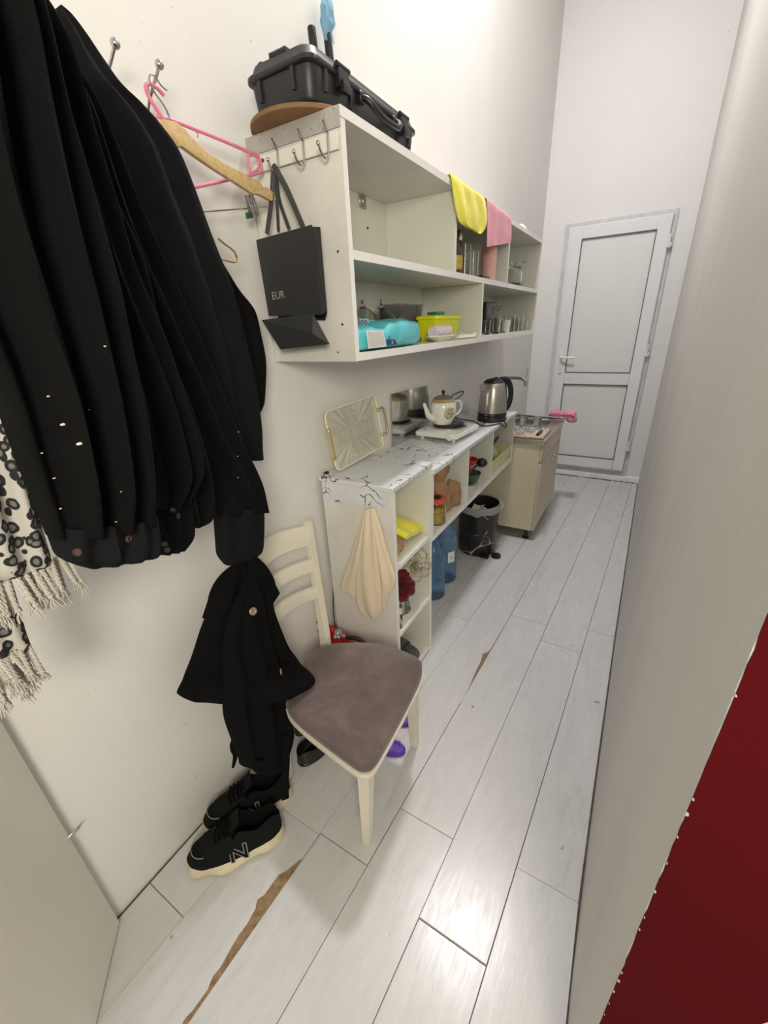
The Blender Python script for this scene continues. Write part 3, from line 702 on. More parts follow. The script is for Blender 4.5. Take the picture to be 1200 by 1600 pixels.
# cloths draped over the top front edge
def overhang(name, pts, m, lab, cat, seed, lip, amp=.004):
    """pts: rows of (left,right) on the hanging side from the top edge down; lip: depth lying on top"""
    rows = [(L, R_, .005, amp * (.3 if i < 1 else 1)) for i, (L, R_) in enumerate(pts)]
    L0, R0 = pts[0]; rows = [(L0 + V((-lip, 0.006, .0)), R0 + V((-lip, -.006, .0)), .005, .0005), (L0 + V((-lip * .3, 0, .0015)), R0 + V((-lip * .3, 0, .0015)), .005, .0005)] + rows
    b = B(); drape(b, rows, 5, 40, 4, amp, seed, 0.8, .0015); tag(obj(name, b, m, ang=60), lab, cat)
xf = UF + .008
overhang('cleaning_cloth', [(P(704, 273, x=xf), P(759, 312, x=xf)), (P(708, 296, x=xf + .004), P(762, 330, x=xf + .003)), (P(713, 327, x=xf + .008), P(761, 350, x=xf + .004)), (P(719, 347, x=xf + .006), P(756, 361, x=xf + .004)), (P(733, 357, x=xf + .004), P(750, 366, x=xf + .003))], M['yellow'], 'yellow microfibre cloth hanging over the top edge of the wall shelf', 'cloth', 2.0, .05, .006)
overhang('cleaning_cloth', [(P(760, 311, x=xf), P(799, 340, x=xf)), (P(761, 340, x=xf + .002), P(799, 355, x=xf + .002)), (P(761, 365, x=xf + .003), P(799, 368, x=xf + .003)), (P(761, 386, x=xf + .003), P(798, 379, x=xf + .003))], M['pinkcloth'], 'dusty pink cloth hanging over the top edge beside the yellow one', 'cloth', 5.0, .06, .003)
q = P(805, 340, x=-.76); b = B(); lathe(b, [(.075, 0), (.072, .008), (.060, .03), (.045, .042), (.015, .047), (0, .047)], (-.80, 2.93, zt), 30)
tag(obj('upturned_bowl', b, M['white']), 'white upturned bowl on top of the wall shelf beyond the cloths', 'bowl')

# ------------------------------------------------------------------ contents of the wall shelf, upper row
zm = 1.6905
def bottle(name, x, y, z, prof, m, lab, cat='bottle', parts=(), group=None, seg=20):
    t = thing(name, lab, cat, (x, y, z), 0, group); b = B(); lathe(b, prof, (x, y, z), seg); obj('body', b, m, t)
    for (pn, pp, pm) in parts: b = B(); lathe(b, pp, (x, y, z), seg); obj(pn, b, pm, t)
    return t
bottle('sauce_bottle', -.76, 1.905, zm, [(0, 0), (.026, 0), (.026, .085), (.012, .115), (.011, .14), (0, .14)], M['coffee'], 'dark brown bottle with black cap beside the shelf divider', parts=[('cap', [(0, .14), (.014, .14), (.014, .162), (0, .162)], M['blkplastic']), ('paper_label', [(.0265, .02), (.0268, .02), (.0268, .07), (.0265, .07)], M['amber'])])
bottle('sauce_bottle', -.775, 1.975, zm, [(0, 0), (.024, 0), (.024, .08), (.010, .11), (.009, .135), (0, .135)], M['blkplastic'], 'black bottle with round pale cap in the top middle compartment', parts=[('cap', [(0, .135), (.012, .137), (.014, .148), (.010, .160), (0, .162)], M['tissue'])])
bottle('glass_tumbler', -.78, 2.06, zm, [(0, 0), (.028, 0), (.030, .13), (.028, .13), (.026, .004), (0, .004)], M['glass'], 'tall clear glass behind the yellow cloth compartment', 'glass')
bottle('glass_tumbler', -.765, 2.13, zm, [(0, 0), (.022, 0), (.025, .11), (.023, .11), (.020, .004), (0, .004)], M['glass'], 'narrow clear glass between dark bottles and pink canister', 'glass')
b = B(); box(b, -.76, -.73, 2.17, 2.28, zm, zm + .016, .004, 2); tag(obj('small_tin', b, M['coffee']), 'low dark tin at the shelf front by the glasses', 'tin')
c1 = thing('pink_canister', 'salmon pink cylindrical canister standing on the middle shelf', 'canister', (-.76, 2.36, zm))
b = B(); lathe(b, [(0, 0), (.036, 0), (.0365, .14), (.036, .142), (0, .142)], (-.76, 2.345, zm), 32); obj('tube', b, M['salmon'], c1)
b = B(); lathe(b, [(.0368, .136), (.0372, .137), (.0372, .147), (.035, .149), (0, .149)], (-.76, 2.345, zm), 32); obj('lid', b, M['salmon'], c1)
jx, jy = -.785, 2.90
gj = thing('glass_jar', 'clear swing-top glass jar in the far top compartment', 'jar', (jx, jy, zm))
b = B(); lathe(b, [(0, 0), (.050, 0), (.056, .008), (.056, .070), (.044, .088), (.042, .098), (.038, .098), (.050, .068), (.050, .006), (0, .006)], (jx, jy, zm), 28); obj('jar', b, M['glass'], gj)
b = B(); lathe(b, [(0, .1005), (.046, .1005), (.046, .106), (.030, .112), (.012, .116), (.010, .124), (.018, .130), (.016, .138), (0, .141)], (jx, jy, zm), 24); obj('lid', b, M['glass'], gj)
b = B(); lathe(b, [(0, .007), (.047, .007), (.048, .022), (.03, .028), (0, .03)], (jx, jy, zm), 20); obj('contents', b, M['coffee'], gj)
b = B(); tube(b, [(jx + .045 * math.cos(a), jy + .045 * math.sin(a), zm + .094) for a in [k / 20 * 2 * PI for k in range(20)]], .0015, 6, closed=True); tube(b, [(jx + .046, jy, zm + .094), (jx + .055, jy, zm + .08), (jx + .05, jy, zm + .11), (jx, jy, zm + .118)], .0015, 6); obj('wire_clip', b, M['steel'], gj)

# ------------------------------------------------------------------ contents, lower row
zl = UZ0 + .0225
pk = thing('tissue_pack', 'turquoise plastic pack of paper tissues, torn end facing the camera', 'pack', (-.78, 1.25, zl))
b = B(); rg_ = []
stn = [(1.072, .075, .062, 0), (1.085, .083, .068, 0), (1.16, .085, .070, 0), (1.22, .083, .064, .0), (1.27, .088, .080, 0), (1.36, .085, .086, 0), (1.44, .076, .084, 0), (1.50, .058, .072, .004), (1.545, .034, .058, .008), (1.57, .012, .050, .012)]
for i, st in enumerate(cr([V((a, w_, h_)) for a, w_, h_, l_ in stn], 4)):
    y, hw, h = st; cx = -.797 + hw * 0 ; zz = zl + (.0 if y < 1.48 else (y - 1.48) * .25)
    rr = []
    for k in range(28):
        a = 2 * PI * k / 28; c_, s_ = math.cos(a), math.sin(a)
        p = V((cx + math.copysign(abs(c_) ** .45, c_) * hw, y, zz + h / 2 + math.copysign(abs(s_) ** .45, s_) * h / 2))
        if s_ > -.5: p += V((c_, 0, s_)) * (noise.noise(V((p.x * 18, y * 22, p.z * 18))) * .008 + noise.noise(V((p.x * 50, y * 60, p.z * 40))) * .003)
        rr.append(p)
    rg_.append(rr)
loft(b, rg_); obj('wrapper', b, M['turq'], pk, ang=70)
b = B(); box(b, -.797 - .070, -.797 + .070, 1.066, 1.0705, zl + .004, zl + .060, .002); obj('tissue_stack', b, M['tissue'], pk)
xq = -.797 + .0905
def onpack(poly, m, nm):
    b = B(); prism(b, [V((xq, a, zl + h)) for a, h in poly], (.0006, 0, 0)); obj(nm, b, m, pk, smooth=False)
onpack([(1.10, .008), (1.205, .008), (1.19, .054), (1.095, .057)], M['white'], 'label_border')
b = B(); prism(b, [V((xq + .0008, a, zl + h)) for a, h in [(1.104, .011), (1.198, .011), (1.185, .050), (1.099, .053)]], (.0005, 0, 0)); obj('printed_label', b, M['label'], pk, smooth=False)
onpack([(1.213, .012), (1.275, .010), (1.262, .026), (1.21, .028)], M['navy'], 'print_band')
text('lettering', '24', .014, frame(V((xq + .0012, 1.225, zl + .033)), (0, 1, 0), (0, 0, 1)), M['navy'], pk, .0002)
text('lettering', '12', .012, frame(V((xq + .0014, 1.243, zl + .018)), (0, 1, 0), (0, 0, 1)), M['white'], pk, .0002)
b = B(); rg_ = []
for i in range(12):
    t_ = i / 11; y = 1.12 + .23 * t_; hh = .022 * math.sin(PI * (.12 + .8 * t_)) ** .6 + .004 * noise.noise(V((y * 40, 0, 0)))
    rg_.append([V((-.800, y, zl + .060)), V((-.812, y, zl + .070 + hh)), V((-.818, y, zl + .070 + hh)), V((-.83, y, zl + .060))])
loft(b, rg_); obj('raised_flap', b, M['turq'], pk, ang=60)
text('lettering', 'elpa', .042, frame(V((-.8035, 1.225, zl + .0815)), (0, 1, .02), (-.45, 0, 1)), M['white'], pk, .0004, .0008)
text('lettering', 'elpa', .042, frame(V((-.8030, 1.223, zl + .0810)), (0, 1, .02), (-.45, 0, 1)), M['navy'], pk, .0006, .0002)
for i, (yy, xx) in enumerate(((1.45, -.945), (1.585, -.945))):
    t = thing('glass_carafe', ['clear glass carafe behind the tissue pack, nearer the side panel', 'clear ribbed glass carafe behind the tissue pack, nearer the grey box'][i], 'carafe', (xx, yy, zl), 0)
    b = B(); lathe(b, [(0, 0), (.055, 0), (.062, .01), (.064, .085), (.052, .108), (.022, .128), (.012, .134), (.011, .162), (.009, .162), (.009, .136), (.02, .124), (.05, .104), (.060, .08), (.058, .006), (0, .006)], (xx, yy, zl), 28); obj('body', b, M['glass'], t)
    b = B(); tube(b, [(xx, yy, zl + .138), (xx, yy, zl + .163)], .0045, 8); obj('stopper', b, M['greyrubber'], t)
gb = thing('smoky_box', 'smoky grey striped plastic box at the back of the lower shelf', 'box', (-.93, 1.78, zl))
b = B()
def fr4(x0, x1, y0, y1, z): return [V((x0, y0, z)), V((x1, y0, z)), V((x1, y1, z)), V((x0, y1, z))]
loft(b, [fr4(-.995, -.923, 1.70, 1.86, zl), fr4(-1.008, -.908, 1.67, 1.89, zl + .15), fr4(-1.004, -.912, 1.674, 1.886, zl + .15), fr4(-.991, -.927, 1.704, 1.856, zl + .004)]); obj('body', b, M['glassgrey'], gb, smooth=False)
for k in range(8):
    yy = 1.70 + k * .019; b = B(); hexa(b, [V((-.9225, yy, zl + .01)), V((-.9215, yy, zl + .01)), V((-.9215, yy + .007, zl + .01)), V((-.9225, yy + .007, zl + .01)), V((-.9085, yy, zl + .145)), V((-.9065, yy, zl + .145)), V((-.9065, yy + .007, zl + .145)), V((-.9085, yy + .007, zl + .145))]); obj('stripe', b, M['greyrubber'], gb, smooth=False)
yc = thing('food_container', 'lime yellow square plastic container beyond the tissue pack', 'container', (-.88, 1.86, zl))
b = B(); loft(b, [rrect(-.895, -.805, 1.81, 2.055, zl + .016, .02), rrect(-.898, -.792, 1.795, 2.07, zl + .086, .02)]); obj('tub', b, M['lime'], yc)
b = B(); loft(b, [rrect(-.902, -.787, 1.790, 2.075, zl + .0865, .02), rrect(-.902, -.787, 1.790, 2.075, zl + .098, .02), rrect(-.898, -.792, 1.795, 2.07, zl + .101, .02)]); obj('lid', b, M['lime'], yc)
b = B(); loft(b, [rrect(-.89, -.81, 1.815, 2.05, zl, .018), rrect(-.89, -.81, 1.815, 2.05, zl + .016, .018)]); obj('foot', b, M['lime'], yc)
b = B(); prism(b, [(-.80, 1.80, zl + .103), (-.79, 1.86, zl + .103), (-.82, 1.885, zl + .103), (-.85, 1.81, zl + .103)], (0, 0, .012), .002); tag(obj('green_peg', b, M['green']), 'small green plastic piece on the yellow container lid', 'clip')
pl = thing('oval_plate', 'shallow white plate in front of the yellow container', 'plate', (-.785, 1.74, zl))
b = B(); lathe(b, [(0, .0), (.045, .0), (.05, .004), (.085, .020), (.084, .023), (.048, .008), (0, .007)], seg=32, M=Matrix.Translation((-.762, 1.77, zl)) @ Matrix.Diagonal((.55, 1.5, 1, 1))); obj('dish', b, M['tissue'], pl)
nt_ = thing('cup_stack', 'stack of lilac white ribbed paper cups lying on the plate', 'cups', (-.80, 1.70, zl + .02))
for k in range(7):
    b = B(); y = 1.68 + k * .022; lathe(b, [(.021, 0), (.026, .020), (.0255, .021), (.020, .001)], seg=18, M=Matrix.Translation((-.765, y, zl + .037)) @ Matrix.Rotation(-PI / 2, 4, 'X')); obj('cup', b, M['lilac'], nt_)
b = B(); rg_ = []
for i in range(13):
    t_ = i / 12; c_ = V((-.752 + .018 * t_, 1.91 + .20 * t_, zl + .004)); r = .028 * math.sin(PI * min(.97, max(.06, t_))) ** .5
    rg_.append([c_ + V((math.cos(a) * r, 0, max(0, math.sin(a)) * .017 * (1 + .8 * noise.noise(V((a, t_ * 9, 0)))))) for a in [k / 16 * 2 * PI for k in range(16)]])
loft(b, rg_); tag(obj('rubber_glove', b, M['whitecer'], ang=60), 'crumpled whitish cloth lying near the lower divider', 'cloth')
# far lower compartment
mt = thing('scalloped_mat', 'white scalloped mat under the row of drinking glasses', 'mat', (-.85, 2.6, zl))
b = B(); pl_ = []
for k in range(60):
    s = k / 60 * 4; side = int(s); f = s - side; xx0, xx1, yy0, yy1 = -.99, -.722, 2.155, 3.235; wv = .005 * math.sin(k * 2.1)
    p = [(xx0 + (xx1 - xx0) * f, yy0), (xx1 + wv, yy0 + (yy1 - yy0) * f), (xx1 - (xx1 - xx0) * f, yy1), (xx0, yy1 - (yy1 - yy0) * f)][side]; pl_.append((p[0], p[1], zl))
prism(b, pl_, (0, 0, .004)); obj('mat', b, M['tissue'], mt, smooth=False)
zg = zl + .0045
def tumbler(x, y, z, r, h, lab, grp=None, name='drinking_glass', m='glass', cat='glass'):
    b = B(); lathe(b, [(0, 0), (r * .82, 0), (r, h), (r * .92, h), (r * .74, .008), (0, .008)], (x, y, z), 20); return tag(obj(name, b, M[m]), lab, cat, grp)
G = 'drinking glasses on the lower wall shelf'
for i, (x, y, r, h, lb) in enumerate([(-.765, 2.36, .028, .072, 'clear drinking glass nearest the divider on the lower wall shelf'), (-.757, 2.47, .040, .082, 'stout clear glass directly under the grey framed box'), (-.757, 2.60, .036, .078, 'clear glass just right of the stout one in the shelf row'), (-.757, 2.81, .030, .092, 'tallest whitish glass in the middle of the shelf row'), (-.755, 2.905, .030, .075, 'whitish glass right of the tallest one in the shelf row'), (-.757, 3.01, .036, .088, 'clear glass second from the far end of the shelf row'), (-.757, 3.13, .034, .060, 'low clear glass at the far end of the shelf row'), (-.85, 2.34, .033, .08, 'clear glass in the back row behind the stout one')]):
    tumbler(x, y, zg, r, h, lb, G)
tumbler(-.757, 2.71, zg, .030, .066, 'small opaque white cup amid the shelf glasses', None, 'white_cup', 'whitecer', 'cup')
gf = thing('framed_box', 'dark grey square box with a round dial behind the shelf glasses', 'box', (-.83, 2.57, zg))
b = B(); box(b, -.87, -.805, 2.47, 2.69, zg, zg + .163, .004); obj('box', b, M['blkplastic'], gf)
b = B(); box(b, -.805, -.802, 2.48, 2.68, zg + .080, zg + .158, .001); obj('face', b, M['greyrubber'], gf)
b = B(); tube(b, [(-.801, 2.58 + .065 * math.cos(a), zg + .12 + .034 * math.sin(a)) for a in [k / 24 * 2 * PI for k in range(24)]], .002, 6, closed=True); obj('dial_ring', b, M['steel'], gf)
gl = thing('glass_mug', 'upside down clear glass behind the row, right of the grey box', 'glass', (-.84, 2.81, zg))
b = B(); lathe(b, [(.035, 0), (.03, .07), (.006, .08), (.005, .12), (.034, .15), (.034, .153), (.0, .150)], (-.84, 2.81, zg), 20); obj('bowl', b, M['glass'], gl)

# ------------------------------------------------------------------ low shelf tower and counter
LF = -0.685; TY0, TY1 = 1.175, 1.508; TZ = 0.985; CY_END = 2.845; CZ = 0.952
tw = thing('low_shelf_tower', 'white open shelf tower with marble foil top at the near end of the counter', 'shelf', (-.85, 1.34, 0))
LB = XL + .018
slab('side_panel', LB, LF, TY0, TY0 + .018, 0, TZ - .0205, M['lam_side'], tw)
slab('side_panel', LB, LF, TY1 - .018, TY1, 0, TZ - .0205, M['lam'], tw)
for z in (.635, .308, .0): slab('shelf', LB, LF - .001, TY0 + .0185, TY1 - .0185, z + (.0 if z else .012), z + .026 + (0 if z else .0), M['lam'], tw)
b = B(); box(b, LB, LB + .004, TY0 + .0185, TY1 - .0185, .03, TZ - .021); obj('back_panel', b, M['lam'], tw, smooth=False)
b = B(); box(b, LB - .012, LF + .003, TY0 - .003, TY1 - .0005, TZ - .020, TZ, .002); obj('top_panel', b, M['marble'], tw)
b = B(); p = [P(530, 740, y=TY0 - .0025)]
prism(b, [V((LB + .004, TY0 - .0016, TZ - .020)), V((LF - .006, TY0 - .0016, TZ - .020)), V((LF - .022, TY0 - .0016, TZ - .086)), V((LB + .02, TY0 - .0016, TZ - .098)), V((LB + .004, TY0 - .0016, TZ - .095))], (0, .0012, 0)); obj('marble_foil', b, M['marble'], tw, smooth=False)
for yy, za in ((TY0 + .05, .645), (TY0 + .03, .318)):
    b = B(); box(b, LF - .003, LF + .0012, yy, TY1 - .03, za - .006, za + .012, .0008); obj('loose_edge_strip', b, M['edge'], tw)
cn = thing('counter_unit', 'wall-mounted white counter with marble foil worktop and three open bays', 'counter', (-.85, 2.17, .61))
b = B(); box(b, LB - .012, LF + .012, TY1 + .0005, CY_END, CZ - .022, CZ, .004, 2); obj('worktop', b, M['marble'], cn)
slab('bottom_panel', LB, LF, TY1 + .001, CY_END, .610, .630, M['lam'], cn)
for y in (TY1 + .001, 1.945, 2.355, CY_END - .018): slab('divider', LB, LF, y, y + .017, .6305, CZ - .0225, M['lam'], cn)
b = B(); box(b, LB, LB + .004, TY1 + .02, CY_END - .02, .6305, CZ - .0225); obj('back_panel', b, M['lam'], cn, smooth=False)
b = B(); box(b, XL + .001, XL + .008, 2.19, CY_END - .0, CZ + .0005, CZ + .052); obj('upstand', b, M['marble'], cn, smooth=False)
# hook and towel on the tower's side
hkp = P(578, 790, y=TY0 - .012)
b = B(); tube(b, [hkp + V((0, .0115, .012)), hkp + V((0, .004, .008)), hkp + V((0, -.004, .002)), hkp + V((0, -.008, .010))], .0022, 8, smooth=4); tag(obj('towel_hook', b, M['chrome']), 'tiny metal hook holding the beige towel', 'hook')
def TP(u, v, d=.012): return P(u, v, y=TY0 - d)
tw_ = thing('hand_towel', 'beige terry towel hanging in folds on the side of the shelf tower', 'towel', TP(578, 968))
for rws, sd_ in (([((570, 795), (577, 794), .012), ((560, 830), (579, 828), .026), ((546, 875), (580, 872), .032), ((533, 913), (575, 912), .030), ((536, 922), (566, 930), .026), ((548, 932), (562, 938), .014)], 1.0),
                 ([((572, 795), (584, 794), .016), ((566, 830), (590, 828), .036), ((560, 880), (594, 876), .044), ((557, 920), (596, 915), .042), ((559, 945), (597, 940), .036), ((566, 958), (596, 954), .028), ((576, 968), (590, 966), .014)], 2.2),
                 ([((577, 794), (585, 794), .012), ((582, 825), (596, 824), .026), ((586, 870), (607, 866), .032), ((588, 900), (616, 897), .034), ((590, 925), (617, 912), .030), ((594, 942), (606, 935), .022), ((597, 952), (603, 948), .010)], 3.1)):
    b = B(); drape(b, [(TP(*l, .004 + t_ / 2), TP(*q_, .004 + t_ / 2), t_, t_ * .13) for l, q_, t_ in rws], 7, 56, 2.6, .006, sd_, .95, .002); obj('towel_fold', b, M['towel'], tw_, ang=70)
# black strap shaped rod in the gap by the wall
q1, q2 = P(509, 742, x=-1.005), P(521, 886, x=-1.005)
b = B(); tube(b, [q1 + V((0, .014, .004)), q1 + V((0, .002, .004)), q1 + V((0, -.003, -.02)), (q1 + q2) / 2, q2], [.007, .009, .010, .0125, .0125], 10, smooth=3); ball(b, q2, .0125, 12)
tag(obj('black_rod', b, M['blkplastic']), 'long black plastic rod hanging between wall and shelf tower', 'rod')
b = B(); tube(b, [q2 + V((0, 0, -.01)), V((-1.013, TY0 - .006, .35)), V((-1.014, TY0 - .004, .02))], .0022, 6); tag(obj('gap_shade', b, M['blkmetal']), 'thin dark strip standing in for the shaded gap behind the shelf tower edge', 'shade strip')  # dark strip added for the shade in the gap between tower and wall

# serving tray: pressed glass with brass handles, leaning on the wall
ty = thing('serving_tray', 'pressed cream glass tray with brass handles leaning on the wall', 'tray', (-.995, 1.42, TZ))
C0 = V((-.978, 1.228, TZ + .004)); TW, TH_ = .365, .232
TM = Matrix.Translation(C0) @ Matrix.Rotation(math.radians(2), 4, 'X')
def tp(a, h, d=0): # a along the wall, h up the tray, d towards the room
    ln = math.radians(7.5)
    return TM @ V((-h * math.sin(ln) + d * math.cos(ln), a, h * math.cos(ln) + d * math.sin(ln)))
b = B(); NA, NB = 72, 52; gv = []
for i in range(NA + 1):
    rowv = []
    for j in range(NB + 1):
        a, h = i / NA * TW, j / NB * TH_; cx, cz2 = a - TW / 2, h - TH_ / 2
        # pull the corners in to round the outline
        e1, e2 = abs(cx) - (TW / 2 - .03), abs(cz2) - (TH_ / 2 - .03)
        if e1 > 0 and e2 > 0:
            m_ = max(e1, e2); l_ = math.hypot(e1, e2); k_ = m_ / l_
            cx = math.copysign(TW / 2 - .03 + e1 * k_, cx); cz2 = math.copysign(TH_ / 2 - .03 + e2 * k_, cz2)
        rr = math.hypot(cx, cz2 * 1.2); an = math.atan2(cz2 * 1.3, cx)
        amp = .0034 * min(1, max(0, (rr - .03) / .03)) * (1 if rr < .15 else .7)
        lob = abs(math.sin(an * 2)) ** .5
        d = amp * math.sin(an * 44 + 6 * math.sin(an * 4)) * (0.35 + lob) + (.0025 * math.cos(rr * 190) if rr < .028 else 0)
        ed = min(TW / 2 - abs(cx), TH_ / 2 - abs(cz2)); d += .012 * max(0, 1 - ed / .018) ** 1.5
        rowv.append(b.verts.new(tp(cx + TW / 2, cz2 + TH_ / 2, d)))
    gv.append(rowv)
for i in range(NA):
    for j in range(NB): b.faces.new([gv[i][j], gv[i + 1][j], gv[i + 1][j + 1], gv[i][j + 1]])
bmesh.ops.solidify(b, geom=b.faces[:], thickness=-.003); obj('glass_plate', b, M['trayglass'], ty, ang=80)
def rr2(ins, r, d):
    o = []
    for (ca, ch, a0) in ((TW - ins - r, TH_ - ins - r, 0), (ins + r, TH_ - ins - r, 90), (ins + r, ins + r, 180), (TW - ins - r, ins + r, 270)):
        for k in range(7):
            a = math.radians(a0 + 15 * k); o.append(tp(ca + r * math.cos(a), ch + r * math.sin(a), d))
    return o
b = B(); tube(b, rr2(.001, .028, .013), .0035, 8, closed=True); obj('rim', b, M['trayglass'], ty)
b = B(); tube(b, rr2(.0, .03, .009), .0016, 6, closed=True); obj('brass_band', b, M['gold'], ty)
for sd in (0, 1):
    s_ = -1 if sd == 0 else 1; a0 = 0.002 if sd == 0 else TW - .002; out = s_ * (.004 if sd == 0 else .045)
    b = B(); tube(b, [tp(a0, .055, .014), tp(a0 + out * .8, .053, .018), tp(a0 + out, .07, .02), tp(a0 + out, .15, .02), tp(a0 + out * .8, .168, .018), tp(a0, .165, .014)], .0048, 10, smooth=4)
    h_ = obj('handle', b, M['gold'], ty)
    for hh in (.055, .165): b = B(); ball(b, tp(a0, hh, .014), .0085, 12); obj('rivet', b, M['gold'], h_)

# polished steel splash sheet on the wall
b = B(); prism(b, [(XL + .009, 1.757, CZ + .001), (XL + .009, 2.182, CZ + .001), (XL + .009, 2.182, 1.197), (XL + .009, 1.757, 1.21)], (.0012, 0, 0))
tag(obj('splash_sheet', b, M['mirrorsteel'], smooth=False), 'polished steel sheet standing on the counter against the wall', 'metal sheet')

# single hot plate
hp = thing('hot_plate', 'white single electric hot plate with black round burner', 'hot plate', (-.853, 2.07, CZ + .0005))
hc = V((-.853, 2.075, CZ)); HR = Matrix.Translation(hc) @ Matrix.Rotation(math.radians(-4), 4, 'Z')
b = B(); t_ = bmesh.new(); loft(t_, [rrect(-.108, .108, -.130, .130, .014, .012), rrect(-.122, .122, -.145, .145, .022, .02), rrect(-.122, .122, -.145, .145, .040, .02), rrect(-.112, .112, -.135, .135, .046, .018)]); merge(b, t_, HR); obj('housing', b, M['white'], hp)
for sx in (-1, 1):
    for sy in (-1, 1):
        b = B(); lathe(b, [(0, .0005), (.009, .0005), (.013, .015), (0, .015)], seg=14, M=HR @ Matrix.Translation((sx * .09, sy * .112, 0))); obj('foot', b, M['white'], hp)
b = B(); lathe(b, [(.095, .0462), (.095, .050), (.088, .054), (.082, .054), (.082, .0462)], seg=40, M=HR @ Matrix.Translation((0, .015, 0))); obj('burner_ring', b, M['steel'], hp)
b = B(); lathe(b, [(0, .050), (.081, .050), (.081, .064), (.076, .067), (.03, .067), (.028, .066), (0, .066)], seg=40, M=HR @ Matrix.Translation((0, .015, 0))); obj('burner', b, M['blkmetal'], hp)
b = B(); lathe(b, [(0, 0), (.019, 0), (.018, .010), (.014, .014), (0, .014)], seg=20, M=HR @ Matrix.Translation((.085, -.1455, .032)) @ Matrix.Rotation(PI / 2, 4, 'X')); 
obj('knob', b, M['whitecer'], hp)
b = B(); lathe(b, [(0, 0), (.006, 0), (.006, .002), (0, .003)], seg=12, M=HR @ Matrix.Translation((-.085, -.10, .0455))); obj('indicator_light', b, M['redgl'], hp)
# teapot on its left part
tpz = CZ + .068; tc = V((-.872, 2.055, tpz)); tk = thing('teapot', 'cream ceramic teapot with brown flower medallion standing on the hot plate', 'teapot', tc)
TPM = Matrix.Translation(tc) @ Matrix.Diagonal((1, 1, 1.08, 1))
b = B(); lathe(b, [(0, 0), (.044, 0), (.048, .006), (.062, .035), (.069, .065), (.067, .092), (.058, .110), (.052, .118), (.049, .118), (.055, .105), (.06, .08), (.05, .02), (0, .008)], seg=36, M=TPM); obj('body', b, M['whitecer'], tk)
b = B(); lathe(b, [(.0615, .106), (.0560, .1165), (.0525, .1205), (.050, .1205)], seg=36, M=TPM); obj('gold_band', b, basic('ochre_glaze', (0.42, 0.32, 0.16), .3), tk)
b = B(); lathe(b, [(.049, .121), (.050, .124), (.03, .134), (.01, .137), (0, .137)], seg=30, M=TPM); ld = obj('lid', b, basic('grey_brown_glaze', (0.20, 0.18, 0.14), .25), tk)
b = B(); lathe(b, [(.006, .137), (.005, .142), (.010, .150), (.007, .158), (0, .160)], seg=16, M=TPM); obj('lid_knob', b, M['blkplastic'], ld)
# spout towards the wall side / camera left, handle on the room side
sd = V((-.62, -.78, 0)).normalized()
b = B(); tube(b, [tc + sd * .055 + V((0, 0, .035)), tc + sd * .085 + V((0, 0, .050)), tc + sd * .098 + V((0, 0, .080)), tc + sd * .112 + V((0, 0, .115))], [.020, .015, .011, .008], 14, smooth=4); obj('spout', b, M['whitecer'], tk)
hd = -sd
b = B(); tube(b, [tc + hd * .060 + V((0, 0, .095)), tc + hd * .080 + V((0, 0, .112)), tc + hd * .105 + V((0, 0, .100)), tc + hd * .108 + V((0, 0, .070)), tc + hd * .090 + V((0, 0, .045)), tc + hd * .064 + V((0, 0, .035))], .0062, 10, smooth=4); obj('handle', b, M['whitecer'], tk)
b = B(); ua = tc + V((.02, .015, .128)); tube(b, [ua, ua + V((.030, .030, .022)), ua + V((.055, .060, .030)), ua + V((.060, .064, .022)), ua + V((.045, .050, .002)), ua + V((.03, .028, -.008))], .0028, 8, smooth=3); obj('strainer_handle', b, M['blkplastic'], tk)
t = NT('flower_medallion'); co = t.coord(); v = t.n('ShaderNodeTexVoronoi'); t.l(co, v.inputs[0]); v.inputs['Scale'].default_value = 90
t.col(t.ramp(v.outputs['Distance'], [(.2, (.18, .13, .05)), (.5, (.46, .42, .22)), (.8, (.60, .55, .36))])); t.set(Roughness=.3); M['medal'] = t.m
b = B(); fd = V((.80, -.60, 0)).normalized(); sdv = fd.cross(V((0, 0, 1)))
prof = [(.062, .035), (.069, .065), (.067, .092)]
def prad(z):
    for (r0, z0_), (r1, z1_) in zip([(.048, .006)] + prof, prof + [(.058, .110)]):
        if z <= z1_: return r0 + (r1 - r0) * (z - z0_) / (z1_ - z0_)
    return .058
vs_ = []
for i in range(7):
    rw_ = []
    for k in range(24):
        a = k / 24 * 2 * PI; rr = i / 6 * .031; z = .062 + rr * math.sin(a); th = rr * math.cos(a) / .068
        d_v = fd * math.cos(th) + sdv * math.sin(th); rw_.append(b.verts.new(tc + d_v * (prad(z) + .0009) + V((0, 0, z))))
    vs_.append(rw_)
for i in range(1, 6):
    for k in range(24): b.faces.new([vs_[i][k], vs_[i][(k + 1) % 24], vs_[i + 1][(k + 1) % 24], vs_[i + 1][k]])
b.faces.new(vs_[1]); bmesh.ops.delete(b, geom=vs_[0], context='VERTS'); obj('medallion', b, M['medal'], tk)

